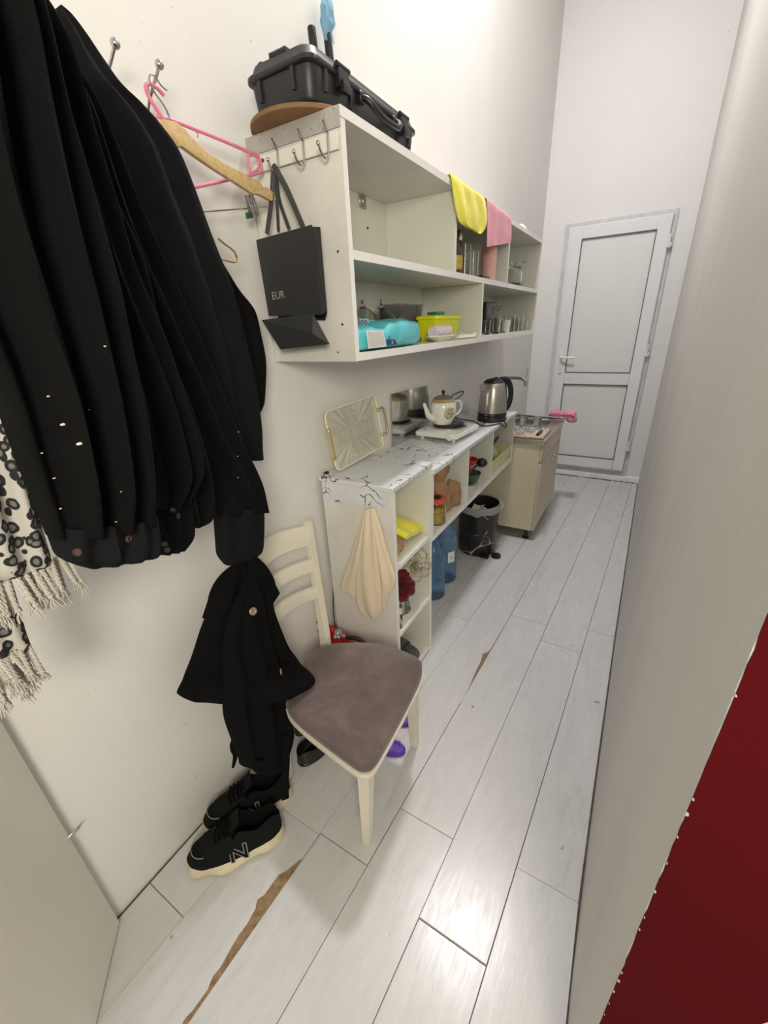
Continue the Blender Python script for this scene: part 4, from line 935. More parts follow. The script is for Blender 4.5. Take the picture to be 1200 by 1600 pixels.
# electric kettle
kc = V((-.752, 2.53, CZ)); kt = thing('electric_kettle', 'steel electric kettle with black base, lid and handle', 'kettle', kc)
b = B(); lathe(b, [(0, .0005), (.084, .0005), (.088, .006), (.088, .016), (.086, .018), (.083, .030), (0, .030)], kc, 40); obj('base', b, M['blkplastic'], kt)
b = B(); lathe(b, [(0, .0305), (.086, .0305), (.0865, .048), (.084, .052)], kc, 40); obj('lower_band', b, M['blkplastic'], kt)
b = B(); lathe(b, [(.0845, .0525), (.083, .09), (.078, .14), (.071, .185), (.064, .215), (.060, .222)], kc, 40); obj('body', b, M['steel'], kt)
b = B(); lathe(b, [(.061, .2225), (.058, .229), (.045, .240), (.02, .246), (0, .247)], kc, 36); ball(b, kc + V((.01, .01, .246)), .013, 12, (1.2, 1, .6)); obj('lid', b, M['blkplastic'], kt)
hd = V((.66, .75, 0)).normalized()
b = B(); tube(b, [kc + hd * .045 + V((0, 0, .235)), kc + hd * .085 + V((0, 0, .232)), kc + hd * .112 + V((0, 0, .200)), kc + hd * .124 + V((0, 0, .150)), kc + hd * .118 + V((0, 0, .095)), kc + hd * .100 + V((0, 0, .062)), kc + hd * .078 + V((0, 0, .052))], .015, 14, smooth=5, flat=(.012, .017, (0, 0, 1)))
b2 = B(); hexa(b2, [kc + hd * a + hd.cross(V((0, 0, 1))) * c_ + V((0, 0, z)) for z, aa in ((.054, (.075, .100)), (.222, (.055, .080))) for a, c_ in ((aa[0], -.012), (aa[1], -.010), (aa[1], .010), (aa[0], .012))]); merge(b, b2)
obj('handle', b, M['blkplastic'], kt)
wv = V((-.25, -.95, 0)).normalized(); b = B(); 
for s__ in (-1,):
    spd = V((-.75, -.66, 0)).normalized(); prism(b, [kc + spd * .060 + V((-.02, .02, .215)), kc + spd * .060 + V((.02, -.02, .215)), kc + spd * .088 + V((0, 0, .220)), ], (0, 0, -.035))
obj('spout', b, M['steel'], kt)
fd = V((.42, -.9, 0)).normalized(); b = B(); sv = fd.cross(V((0, 0, 1)))
gv = [[b.verts.new(kc + (fd * math.cos(w_) + sv * math.sin(w_)) * (.0855 - (z - .0525) * .14 + .0008) + V((0, 0, z))) for w_ in [(-.09 + .18 * i / 4) for i in range(5)]] for z in (.085, .11, .14, .165)]
for i in range(3):
    for j in range(4): b.faces.new([gv[i][j], gv[i][j + 1], gv[i + 1][j + 1], gv[i + 1][j]])
obj('water_gauge', b, M['glassgrey'], kt)
b = B(); e0 = P(770, 655, z=CZ + .006); tube(b, [V((-.965, 2.42, CZ + .02)), V((-.90, 2.46, CZ + .006)), V((-.84, 2.45, CZ + .004)), V((-.80, 2.40, CZ + .004)), V((-.74, 2.34, CZ + .004)), V((-.70, 2.38, CZ + .004)), V((-.67, 2.44, CZ + .003)), V((-.655, 2.47, CZ - .022)), V((-.652, 2.50, CZ - .030)), V((-.654, 2.515, CZ - .022)), V((-.67, 2.50, CZ + .004)), V((-.70, 2.48, CZ + .005))], .0035, 8, smooth=5)
tag(obj('power_cord', b, M['blkmetal']), 'black kettle cord looping over the counter front edge', 'cord')
b = B(); tube(b, [V((-.745, 2.215, CZ + .03)), V((-.80, 2.25, CZ + .012)), V((-.87, 2.32, CZ + .008)), V((-.93, 2.40, CZ + .03)), V((-.975, 2.50, CZ + .02))], .003, 8, smooth=5)
tag(obj('power_cord', b, M['blkmetal']), 'thin dark hot plate cord lying between hot plate and kettle', 'cord')
b = B(); cc = V((-.80, 2.72, CZ + .0005)); lathe(b, [(0, 0), (.03, 0), (.042, .09), (.040, .09), (.028, .005), (0, .005)], cc, 24)
b3 = thing('white_cup', 'white cup with a dark spoon standing behind the kettle', 'cup', cc); obj('cup', b, M['whitecer'], b3)
b = B(); tube(b, [cc + V((.0, .0, .02)), cc + V((.035, .01, .096)), cc + V((.06, .02, .099))], .003, 8); obj('spoon', b, M['blkplastic'], b3)
b = B(); lathe(b, [(0, 0), (.024, 0), (.03, .07), (.028, .07), (.022, .004), (0, .004)], (-.97, 2.66, CZ + .0005), 20); tag(obj('drinking_glass', b, M['glass']), 'clear glass on the counter behind the kettle by the wall', 'glass')

# ------------------------------------------------------------------ sink cabinet
SX0, SX1, SY0, SY1 = -1.005, -.492, 2.875, 3.62; SZ = .765
sk = thing('sink_cabinet', 'cream sink cabinet with beige doors and steel sink top', 'cabinet', (-.75, 3.25, 0))
b = B(); box(b, SX0, SX1 - .018, SY0, SY0 + .018, .085, SZ - .036); box(b, SX0, SX1 - .018, SY1 - .018, SY1, .085, SZ - .036); box(b, SX0, SX1 - .018, SY0 + .018, SY1 - .018, .085, .103); box(b, SX0, SX0 + .01, SY0 + .018, SY1 - .018, .103, SZ - .04); obj('body', b, M['cream'], sk, smooth=False)
ym = 3.265
for (a, c_) in ((SY0 + .001, ym - .002), (ym + .002, SY1 - .001)):
    b = B(); box(b, SX1 - .0175, SX1, a, c_, .088, .600, .002); d_ = obj('door', b, M['creamdoor'], sk)
    b = B(); kx = c_ - .045 if a < ym - .1 else a + .045; lathe(b, [(0, 0), (.004, 0), (.004, .008), (.009, .012), (.008, .018), (0, .020)], seg=14, M=Matrix.Translation((SX1, kx, .545)) @ Matrix.Rotation(PI / 2, 4, 'Y')); obj('knob', b, M['steel'], d_)
    b = B(); prism(b, [(SX1 + .0005, a + .002, .088), (SX1 + .0005, a + .018, .088), (SX1 + .0005, a + .018, .60), (SX1 + .0005, a + .002, .60)], (.0006, 0, 0)); obj('edge_strip', b, M['cream'], d_, smooth=False)
b = B(); box(b, SX1 - .0175, SX1, SY0 + .001, SY1 - .001, .608, SZ - .036, .002); obj('false_drawer', b, M['creamdoor'], sk)
for (x, y) in ((SX1 - .06, SY0 + .05), (SX1 - .06, SY1 - .05), (SX0 + .05, SY0 + .05), (SX0 + .05, SY1 - .05)):
    b = B(); lathe(b, [(0, 0.0), (.024, 0.0), (.024, .010), (.013, .016), (.013, .07), (.02, .0848), (0, .0848)], (x, y, 0), 18); obj('leg', b, M['blkplastic'], sk)
b = B(); TX0, TX1, TY0_, TY1_ = SX0 - .01, SX1 + .012, SY0 - .008, SY1 + .01; BX0, BX1, BY0, BY1 = -.93, -.56, 3.22, 3.56
def rq(x0, x1, y0, y1, z): return rrect(x0, x1, y0, y1, z, .05)
outer = rrect(TX0, TX1, TY0_, TY1_, SZ, .006)
loft(b, [rrect(TX0, TX1, TY0_, TY1_, SZ - .034, .006), rrect(TX0, TX1, TY0_, TY1_, SZ - .002, .006), rrect(TX0 + .006, TX1 - .006, TY0_ + .006, TY1_ - .006, SZ, .006), rq(BX0 - .01, BX1 + .01, BY0 - .01, BY1 + .01, SZ - .003), rq(BX0, BX1, BY0, BY1, SZ - .008), rq(BX0 + .01, BX1 - .01, BY0 + .01, BY1 - .01, SZ - .13), rq(BX0 + .12, BX1 - .12, BY0 + .12, BY1 - .12, SZ - .14)])
st = obj('sink_top', b, M['steel'], sk)
b = B(); lathe(b, [(0, 0), (.03, 0), (.028, .003), (.01, .002), (0, .002)], ((BX0 + BX1) / 2, (BY0 + BY1) / 2, SZ - .139), 20); obj('drain', b, M['chrome'], st)
b = B(); box(b, TX0, TX0 + .01, TY0_, TY1_, SZ, SZ + .028, .002); obj('back_rim', b, M['steel'], st)
b = B(); prism(b, [(TX0, TY1_ - .012, SZ), (TX1, TY1_ - .012, SZ), (TX1, TY1_ - .012, SZ + .004), (TX0, TY1_ - .012, SZ + .02)], (0, .010, 0)); obj('side_rim', b, M['steel'], st, smooth=False)
# wall tap
tpz_ = P(822, 600, y=3.28); b = B(); ft = thing('wall_tap', 'steel swan neck tap above the sink, curving down at its end', 'tap', (XL + .002, 3.25, 1.0))
b = B(); lathe(b, [(0, 0), (.028, 0), (.026, .008), (.018, .012), (.018, .05), (0, .052)], seg=20, M=Matrix.Translation((XL + .0025, 3.25, 1.03)) @ Matrix.Rotation(PI / 2, 4, 'Y')); ball(b, (XL + .06, 3.25, 1.03), .024, 16); obj('body', b, M['chrome'], ft)
b = B(); tube(b, [(XL + .06, 3.25, 1.04), (XL + .075, 3.25, 1.085), (-.90, 3.25, 1.112), (-.84, 3.25, 1.118), (-.765, 3.25, 1.116), (-.738, 3.25, 1.104), (-.730, 3.25, 1.085), (-.730, 3.25, 1.062)], .0115, 12, smooth=5); obj('spout', b, M['steel'], ft)
b = B(); tube(b, [(-.735, 3.25, 1.112), (-.728, 3.25, 1.15), (-.726, 3.25, 1.185)], .0028, 8, smooth=3); obj('lever', b, M['steel'], ft)
# things by the sink
tr = thing('drain_mat', 'brown patterned drying tray of small clear plastic pieces beside the basin', 'tray', (-.74, 3.04, SZ + .0005))
b = B(); box(b, -.95, -.500, 2.885, 3.175, SZ + .0005, SZ + .010, .003); obj('mat', b, M['wicker'], tr)
b = B(); box(b, -.945, -.505, 2.890, 3.170, SZ + .0103, SZ + .013, .001); obj('cloth_liner', b, basic('beige_print', (.55, .43, .32), .7, var=.5, sc=55), tr)
rn = random.Random(5); b = B()
for k in range(95):
    x, y = -.93 + rn.random() * .33, 2.90 + rn.random() * .24; s_ = .010 + rn.random() * .012; a = rn.random() * 3
    t_ = bmesh.new(); lathe(t_, [(0, 0), (s_ * .7, 0), (s_, s_ * .9), (s_ * .8, s_ * .9), (s_ * .5, .002), (0, .002)], (0, 0, 0), 8); merge(b, t_, Matrix.Translation((x, y, SZ + .0135 + rn.random() * .006)) @ Matrix.Rotation(a, 4, 'Z') @ Matrix.Rotation(rn.random() * .8, 4, 'X'))
obj('small_plastic_pieces', b, M['film'], tr, kind='stuff')
br = thing('scrub_brush', 'small black handled brush lying on the drying tray corner', 'brush', (-.55, 3.02, SZ + .014))
b = B(); tube(b, [(-.548, 2.93, SZ + .023), (-.545, 3.0, SZ + .024), (-.545, 3.06, SZ + .023)], [.009, .011, .008], 12, smooth=3); obj('grip', b, M['blkplastic'], br)
b = B(); tube(b, [(-.545, 3.06, SZ + .023), (-.55, 3.12, SZ + .021)], .005, 10); obj('neck', b, M['white'], br)
for i, (x, y, lb) in enumerate([(-.90, 3.14, 'clear glass beside the sink nearest the counter unit'), (-.70, 3.155, 'clear glass in the middle of the three beside the basin'), (-.60, 3.15, 'clear glass beside the basin nearest the room')]):
    b = B(); lathe(b, [(.033, 0), (.030, .07), (.027, .078), (0, .078), (0, .074), (.024, .073), (.030, .002)], (x, y, SZ + .0165), 20); tag(obj('upturned_glass', b, M['glass']), lb, 'glass', 'glasses beside the sink')
b = B(); rows = []
cl = [P(868, 650, y=3.60), P(880, 648, y=3.60), P(895, 648, y=3.60)]
drape(b, [(V((-.60, 3.575, SZ + .040)), V((-.60, 3.63, SZ + .030)), .03, .003), (V((-.55, 3.555, SZ + .050)), V((-.55, 3.645, SZ + .036)), .05, .008), (V((-.50, 3.58, SZ + .042)), V((-.50, 3.63, SZ + .034)), .035, .006), (V((-.45, 3.54, SZ + .050)), V((-.45, 3.66, SZ + .020)), .055, .014), (V((-.405, 3.52, SZ + .046)), V((-.405, 3.69, SZ + .000)), .05, .016), (V((-.395, 3.54, SZ + .036)), V((-.395, 3.67, SZ + .010)), .02, .004)], 6, 44, 6, .008, 4.0, .8, .006)
tag(obj('dish_cloth', b, M['pinkcloth'], ang=60), 'pink cloth bunched over the far front corner of the sink', 'cloth')

# ------------------------------------------------------------------ waste bin
bc = V((-.822, 2.60, 0)); wb = thing('pedal_bin', 'black marble-patterned round bin with clear liner and open top', 'bin', bc)
b = B(); lathe(b, [(0, .002), (.122, .002), (.128, .010), (.132, .02), (.140, .355), (.142, .365), (.136, .367), (.132, .355), (.124, .02), (0, .014)], bc, 48); obj('bucket', b, M['blkmarble'], wb)
b = B(); rg_ = []
for i, (r, z) in enumerate([(.130, .25), (.134, .34), (.138, .372), (.1435, .372), (.145, .355), (.147, .335), (.146, .325)]):
    rg_.append([bc + V((math.cos(a) * (r + (i > 3) * .006 * noise.noise(V((math.cos(a) * 3, math.sin(a) * 3, i * .4)))), math.sin(a) * (r + (i > 3) * .006 * noise.noise(V((math.cos(a) * 3, 5, i * .4)))), z - (.022 * max(0, noise.noise(V((math.cos(a) * 2, math.sin(a) * 2, 7)))) if i > 4 else 0))) for a in [k / 44 * 2 * PI for k in range(44)]])
loft(b, rg_, cap=False); obj('liner', b, M['film'], wb)
lk = bc + V((.118, .075, .372)); b = B(); tube(b, [lk, lk + V((.022, .0, -.02)), lk + V((.026, -.02, -.045)), lk + V((.01, -.05, -.05))], .006, 8, smooth=3); obj('liner_knot', b, M['film'], wb)
pd = P(775, 868, z=.012); b = B(); box(b, bc.x + .06, bc.x + .12, bc.y - .125, bc.y - .085, .004, .016, .003)
lathe(b, [(0, .003), (.030, .003), (.033, .008), (.031, .020), (0, .024)], (pd.x, pd.y, 0), 24); obj('pedal', b, M['blkplastic'], wb)
for i, (x, y, z, rx, ry, w_, l_, m_, lb) in enumerate([(-.02, -.03, .30, .3, .5, .03, .14, 'tissue', 'crumpled carton strip lying in the bin'), (.03, .03, .31, -.4, .3, .028, .05, 'white', 'small crumpled white paper in the bin'), (-.01, .05, .305, .2, -.4, .03, .05, 'tissue', 'pale torn carton piece in the bin at the wall side')]):
    t_ = bmesh.new(); box(t_, -w_, w_, -l_ / 2, l_ / 2, -.004, .004, .002); bmesh.ops.subdivide_edges(t_, edges=t_.edges[:], cuts=3, use_grid_fill=True)
    for v_ in t_.verts: v_.co += V((0, 0, .012 * noise.noise(v_.co * 40)))
    b = B(); merge(b, t_, Matrix.Translation(bc + V((x, y, z))) @ Matrix.Rotation(rx, 4, 'X') @ Matrix.Rotation(ry, 4, 'Y') @ Matrix.Rotation(.7 * i, 4, 'Z')); tag(obj('waste_paper', b, M[m_]), lb, 'waste')
b = B(); lathe(b, [(0, 0), (.120, 0), (.11, .008), (0, .016)], bc + V((0, 0, .275)), 24); tag(obj('waste_heap', b, M['coffee']), 'dark rubbish filling the lower part of the bin', 'waste'); bpy.data.objects['waste_heap']['kind'] = 'stuff'

# ------------------------------------------------------------------ water bottles under the counter
def water_bottle(c_, r, h, lab, labl):
    t = thing('water_bottle', lab, 'bottle', c_, 0, 'blue water bottles under the counter')
    pr_ = [(0, .0), (r * .85, .0), (r, .012)]
    for k in range(6):
        z = .03 + k * (h * .60 - .03) / 5; pr_ += [(r, z - .006), (r * .955, z), (r, z + .006)]
    pr_ += [(r, h * .64), (r * .9, h * .72), (r * .55, h * .83), (.022, h * .9), (.020, h * .93), (0, h * .93)]
    b = B(); lathe(b, pr_, c_, 28); obj('body', b, M['blueglass'], t, ang=60)
    b = B(); lathe(b, [(.0225, h * .932), (.0245, h * .935), (.0245, h * .985), (.02, h), (0, h)], c_, 20); obj('cap', b, basic('blue_cap', (.03, .12, .45), .4), t)
    b = B(); tube(b, [V(c_) + V((.024, -.012, h * .92)), V(c_) + V((r * .75, -.03, h * .84)), V(c_) + V((r * .95, -.04, h * .74)), V(c_) + V((r * .8, -.045, h * .70))], .004, 8, smooth=3); obj('carry_handle', b, M['blueglass'], t)
    if labl:
        b = B(); a0 = math.atan2(-.55, .85)
        gv = [[b.verts.new(V(c_) + V(((r + .001) * math.cos(a0 + w_), (r + .001) * math.sin(a0 + w_), z))) for w_ in [-.30 + .6 * i / 6 for i in range(7)]] for z in (h * .34, h * .5)]
        for j in range(6): b.faces.new([gv[0][j], gv[0][j + 1], gv[1][j + 1], gv[1][j]])
        obj('paper_label', b, M['white'], t)
        M2 = frame(V(c_) + V((math.cos(a0), math.sin(a0), 0)) * (r + .0022) + V((0, 0, h * .41)), (-math.sin(a0), math.cos(a0), 0), (0, 0, 1)); text('lettering', '5', .028, M2, M['navy'], t, .0002)
    return t
water_bottle((-.868, 1.935, 0), .070, .40, 'blue water bottle just beyond the shelf tower', False)
water_bottle((-.885, 2.135, 0), .080, .46, 'larger blue water bottle with white label, nearer the bin', True)

# ------------------------------------------------------------------ contents of tower and counter bays
yt = thing('folded_cloth', 'folded bright yellow cloth on the upper tower shelf', 'cloth', (-.80, 1.38, .662))
b = B(); rows = []
for (x, y, z) in ((-.95, 1.33, .75), (-.86, 1.34, .745), (-.77, 1.36, .725), (-.715, 1.38, .695)): rows.append((V((x, y - .06, z + .02)), V((x, y + .13, z - .02)), .03, .004))
drape(b, rows, 6, 36, 3, .004, 2.2, .7, .005); obj('cloth', b, M['yellow'], yt, ang=60)
b = B(); rg_ = []
for i in range(9):
    t_ = i / 8; hw = .055 * math.sin(PI * min(.95, max(.05, t_))) ** .6; y = 1.20 + .13 * t_
    rg_.append([V((-.755 + math.cos(a) * hw, y, .6615 + .033 + math.sin(a) * .032 * (hw / .055) ** .5 + .004 * noise.noise(V((a, y * 30, 0))))) for a in [k / 18 * 2 * PI for k in range(18)]])
loft(b, rg_); tag(obj('woven_pouch', b, M['wicker'], ang=60), 'small brown woven pouch in front of the yellow cloth', 'pouch')
# fabric roses
def rose(c_, up, r, m, lab, nm='fabric_rose'):
    t = thing(nm, lab, 'flower', c_); up = V(up).normalized(); sx = up.orthogonal().normalized(); sy = up.cross(sx); rn = random.Random(int(r * 1e4))
    for k in range(24):
        lay = k / 23; a0 = k * 2.4; op = .22 + .95 * lay; rad = r * (.12 + .55 * lay); ph = r * (1.05 - .35 * lay); w_ = .72 + .35 * (1 - lay)
        b = B(); gv = []
        for i in range(6):
            u_ = i / 5; row = []
            for j in range(7):
                v_ = (j / 6 - .5) * 2; a = a0 + v_ * w_ * (.55 + .45 * math.sin(PI * min(1, u_ * .9 + .1)))
                rr = rad * (.25 + .75 * u_) + r * .50 * op * u_ ** 2.2 * lay + r * .05 * math.sin(5 * v_ + k) * u_
                hh = ph * u_ - r * .45 * op * lay * u_ ** 3 + r * .07 * math.sin(3 * v_ + k * 2) * u_
                row.append(b.verts.new(V(c_) + (sx * math.cos(a) + sy * math.sin(a)) * rr + up * hh))
            gv.append(row)
        for i in range(5):
            for j in range(6): b.faces.new([gv[i][j], gv[i][j + 1], gv[i + 1][j + 1], gv[i + 1][j]])
        bmesh.ops.solidify(b, geom=b.faces[:], thickness=.0012); obj('petal', b, m, t, ang=80)
    b = B(); ball(b, V(c_) + up * r * .05, r * .22, 10); tube(b, [V(c_), V(c_) - up * r * .5, V(c_) - up * r + V((-.02, 0, -.01))], .003, 6); obj('stem', b, M['leaf'], t)
    return t
rose((-.725, 1.395, .545), (.75, -.55, .25), .070, M['whiterose'], 'ivory fabric rose leaning out of the middle tower shelf')
rose((-.745, 1.290, .490), (.75, -.4, .35), .066, M['redrose'], 'dark red fabric rose below the ivory one')
rose((-.80, 1.435, .575), (.5, -.5, .6), .050, M['whiterose'], 'cream fabric rose behind the large ivory one')
vx = thing('flower_box', 'small black and cream box under the red rose', 'box', (-.76, 1.28, .335))
b = B(); box(b, -.80, -.725, 1.235, 1.315, .3345, .455, .002); obj('box', b, M['blkplastic'], vx)
b = B(); prism(b, [(-.7245, 1.24, .345), (-.7245, 1.31, .345), (-.7245, 1.31, .45), (-.7245, 1.24, .45)], (.0006, 0, 0)); obj('gold_panel', b, M['foil'], vx, smooth=False)
b = B(); lathe(b, [(.010, 0), (.014, 0), (.014, .001), (.010, .001)], seg=20, M=Matrix.Translation((-.7235, 1.272, .40)) @ Matrix.Rotation(PI / 2, 4, 'Y')); obj('print_ring', b, M['navy'], vx)
bottle('glass_vase', -.735, 1.335, .3345, [(0, 0), (.026, 0), (.03, .04), (.028, .1), (.026, .1), (.027, .006), (0, .006)], M['glass'], 'small clear vase beside the black box on the middle tower shelf', 'vase')
for i, (y, h, lb) in enumerate([(1.225, .072, 'clear glass jar at the near front of the middle tower shelf')]):
    bottle('small_jar', -.715, y, .3345, [(0, 0), (.022, 0), (.023, .05), (.018, .06), (.018, h), (.016, h), (.016, .055), (.02, .004), (0, .004)], M['glass'], lb, 'jar', parts=[('lid', [(0, h + .0005), (.021, h + .0005), (.021, h + .012), (0, h + .013)], M['white'])])
# shoes: lofted soles
def outline(L, w0, w1, n=28):
    o = []
    for k in range(n):
        a = 2 * PI * k / n; c_, s_ = math.cos(a), math.sin(a)
        y = (c_ * .5 + .5) * L; ww = (w0 + (w1 - w0) * (c_ * .5 + .5)) / 2 * (1 - .14 * math.exp(-((y / L - .42) / .16) ** 2))
        o.append(V((math.copysign(abs(s_) ** .8, s_) * ww, y, 0)))
    return o
def sole(bm, L, w0, w1, z0, z1, Mx, top=0.96):
    o = outline(L, w0, w1); c_ = V((0, L / 2, 0)); t_ = bmesh.new()
    def sc(k, z): return [c_ + (p - c_) * k + V((0, 0, z)) for p in o]
    loft(t_, [sc(.96, z0), sc(1, z0 + (z1 - z0) * .25), sc(1, z0 + (z1 - z0) * .8), sc(top, z1)]); merge(bm, t_, Mx)
def slide(name, c_, rot, L, w, m, lab, strap=True, grp=None, tread=True):
    t = thing(name, lab, 'slipper', c_, rot, grp); I = Matrix.Identity(4)
    b = B(); sole(b, L, w * .85, w, 0.0, .022, I); obj('sole', b, m, t, world=False)
    b = B(); sole(b, L * .93, w * .75, w * .88, .0222, .0245, Matrix.Translation((0, L * .035, 0)), .98); fb = obj('footbed', b, m, t, world=False)
    if tread:
        b = B()
        for i in range(16):
            for j in range(5):
                x, y = (j - 2) * w * .14, L * .12 + i * L * .052
                if abs(x) < w * .36: ball(b, (x, y, .0247), .0028, 6, (1, 1, .5))
        o_ = outline(L * .84, w * .6, w * .72); tube(b, [p + V((0, L * .08, .0252)) for p in o_], .0016, 5, closed=True); o2 = obj('massage_nubs', b, m, fb, world=False); o2['kind'] = 'stuff'
    if strap:
        b = B(); rg_ = []
        for i in range(9):
            y = L * (.42 + .28 * i / 8); hw = w * .53; hh = .055 - .012 * i / 8
            rg_.append([V((math.cos(a) * hw, y, .012 + math.sin(a) * hh)) for a in [PI * k / 12 for k in range(13)]] + [V((math.cos(a) * (hw - .006), y, .012 + math.sin(a) * (hh - .005))) for a in [PI * k / 12 for k in range(12, -1, -1)]])
        loft(b, rg_); obj('strap', b, m, t, world=False)
    return t
slide('slipper', (-.965, 1.415, .0275), -PI / 2 - .10, .27, .098, M['greyrubber'], 'grey foam slipper at the back of the bottom tower shelf', True)
slide('slipper', (-.955, 1.290, .0275), -PI / 2 - .06, .27, .098, M['leather'], 'black slipper partly hidden at the front of the bottom tower shelf', True)

# counter bays
jr = thing('storage_jar', 'glass jar of yellow preserve with red lid on the counter shelf', 'jar', (-.735, 1.67, .6305)); jc = (-.735, 1.672, .6305)
b = B(); lathe(b, [(0, 0), (.042, 0), (.046, .006), (.046, .095), (.040, .108), (.038, .108), (.042, .094), (.042, .006), (0, .006)], jc, 28); obj('jar', b, M['glass'], jr)
b = B(); lathe(b, [(0, .0065), (.0415, .0065), (.0415, .088), (0, .09)], jc, 24); obj('contents', b, M['amber'], jr)
b = B(); lathe(b, [(.0395, .108), (.045, .108), (.0455, .126), (.043, .128), (0, .127)], jc, 28); obj('lid', b, basic('orange_red_lid', (.55, .10, .04), .35), jr)
b = B(); lathe(b, [(0, .128), (.02, .129), (.022, .133), (0, .136)], jc, 20); obj('lid_button', b, M['blkplastic'], jr)
bp = thing('paper_bag', 'crumpled brown kraft paper bag with twisted neck behind the jar', 'bag', (-.80, 1.80, .6305))
b = B(); rg_ = []
for i, (r, z) in enumerate(zip([q.x for q in cr([V((a, 0, 0)) for a in (.055, .075, .080, .066, .040, .052, .066, .058, .02)], 3)], [q.x for q in cr([V((a, 0, 0)) for a in (0, .02, .07, .12, .155, .185, .22, .25, .265)], 3)])):
    rg_.append([V((-.80 + math.cos(a) * r * 1.05 * (1 + .22 * noise.noise(V((math.cos(a) * 2.4, math.sin(a) * 2.4, z * 18)))), 1.800 + math.sin(a) * r * 1.1 * (1 + .22 * noise.noise(V((math.cos(a) * 2.4, 4 + math.sin(a) * 2.4, z * 18)))), .6305 + z)) for a in [k / 26 * 2 * PI for k in range(26)]])
loft(b, rg_); obj('bag_body', b, M['brownpaper'], bp, ang=25)
b = B(); prism(b, [(-.73, 1.83, .80), (-.705, 1.90, .76), (-.70, 1.91, .70), (-.705, 1.915, .632), (-.74, 1.85, .632), (-.735, 1.84, .70)], (-.012, 0, .0), .003); obj('torn_flap', b, M['brownpaper'], bp, ang=25)
gc = (-.752, 2.17, .6305)
pb = thing('white_dish', 'small white dish under the dark green bowl', 'dish', gc)
b = B(); lathe(b, [(0, 0), (.03, 0), (.032, .006), (.055, .026), (.053, .028), (.03, .010), (0, .009)], gc, 28); obj('dish', b, M['whitecer'], pb)
gb2 = thing('green_bowl', 'dark green bowl holding a red ladle and black spoon', 'bowl', (gc[0], gc[1], gc[2] + .012))
b = B(); lathe(b, [(0, .0295), (.028, .0295), (.050, .05), (.064, .095), (.062, .096), (.047, .054), (.026, .034), (0, .034)], (gc[0], gc[1], gc[2] - .001), 28); obj('bowl', b, M['darkgreen'], gb2)
b = B(); lathe(b, [(0, 0), (.030, .004), (.042, .02), (.045, .035), (.042, .035), (.036, .02), (0, .006)], (gc[0], gc[1] - .015, gc[2] + .145), 22); tube(b, [(gc[0], gc[1] - .01, gc[2] + .06), (gc[0], gc[1] - .012, gc[2] + .148)], .009, 8); tag(obj('red_ladle', b, M['redgl']), 'small red cup standing in the green bowl', 'ladle')
b = B(); tube(b, [(gc[0] - .02, gc[1] + .0, gc[2] + .06), (gc[0] + .01, gc[1] + .025, gc[2] + .11), (gc[0] + .03, gc[1] + .05, gc[2] + .13)], .006, 8); ball(b, (gc[0] + .045, gc[1] + .070, gc[2] + .138), .033, 16, (1, .95, .8)); tag(obj('black_spoon', b, M['blkplastic']), 'black plastic ladle with round bowl leaning out of the green bowl', 'ladle')
bk = thing('pale_basket', 'pale yellow plastic basket filling the far counter bay', 'basket', (-.76, 2.59, .6305))
b = B(); loft(b, [rrect(-.90, -.705, 2.40, 2.80, .6308, .015), rrect(-.915, -.692, 2.385, 2.815, .725, .015), rrect(-.912, -.695, 2.388, 2.812, .725, .014), rrect(-.897, -.708, 2.403, 2.797, .635, .014)]); obj('tub', b, M['paleyellow'], bk)
b = B(); tube(b, rrect(-.916, -.691, 2.384, 2.816, .725, .016), .004, 6, closed=True); obj('rim', b, M['paleyellow'], bk)
b = B(); ball(b, (-.78, 2.53, .74), .075, 14, (1, 1.3, .7)); 
for v_ in b.verts: v_.co += v_.co.normalized() * .02 * noise.noise(v_.co * 25)
tag(obj('net_bag', b, fabric('olive_net', (.46, .45, .26), 150, .9, .3, .9, .2)), 'pale olive net bag bulging out of the yellow basket', 'bag')
b = B(); prism(b, [(-.76, 2.46, .79), (-.745, 2.45, .86), (-.735, 2.50, .815), (-.715, 2.58, .845), (-.715, 2.60, .825), (-.735, 2.52, .785)], (-.006, 0, 0), .001); tag(obj('dried_leaf', b, M['coffee']), 'dark brown pointed wooden utensil on top of the net bag', 'utensil')

# ------------------------------------------------------------------ fire extinguisher
fx = V((-.893, 1.045, 0)); fe = thing('fire_extinguisher', 'red fire extinguisher with black hose standing behind the chair', 'fire extinguisher', fx)
b = B(); lathe(b, [(0, .002), (.062, .002), (.066, .008), (.066, .29), (.064, .310), (.050, .332), (.022, .340), (0, .340)], fx, 32); obj('cylinder', b, M['redgl'], fe)
b = B(); lathe(b, [(0, .340), (.017, .340), (.017, .365), (.012, .372), (0, .372)], fx, 18); tube(b, [fx + V((.01, 0, .356)), fx + V((.04, 0, .356))], .008, 10); ball(b, fx + V((0, -.018, .355)), .010, 10); obj('valve', b, M['chrome'], fe)
b = B(); prism(b, [fx + V((-.012, -.010, .372)), fx + V((-.10, -.012, .395)), fx + V((-.105, -.012, .383)), fx + V((-.02, -.010, .360))], (0, .02, 0), .002); obj('squeeze_lever', b, M['redgl'], fe)
b = B(); prism(b, [fx + V((-.012, -.010, .352)), fx + V((-.10, -.012, .345)), fx + V((-.10, -.012, .334)), fx + V((-.012, -.010, .342))], (0, .02, 0), .002); obj('carry_lever', b, M['redgl'], fe)
b = B(); tube(b, [fx + V((.04, 0, .356)), fx + V((.09, .015, .355)), fx + V((.13, .02, .325)), fx + V((.15, .01, .27)), fx + V((.14, 0, .18)), fx + V((.115, .0, .08)), fx + V((.10, .0, .05))], .009, 10, smooth=5); obj('hose', b, M['blkplastic'], fe)

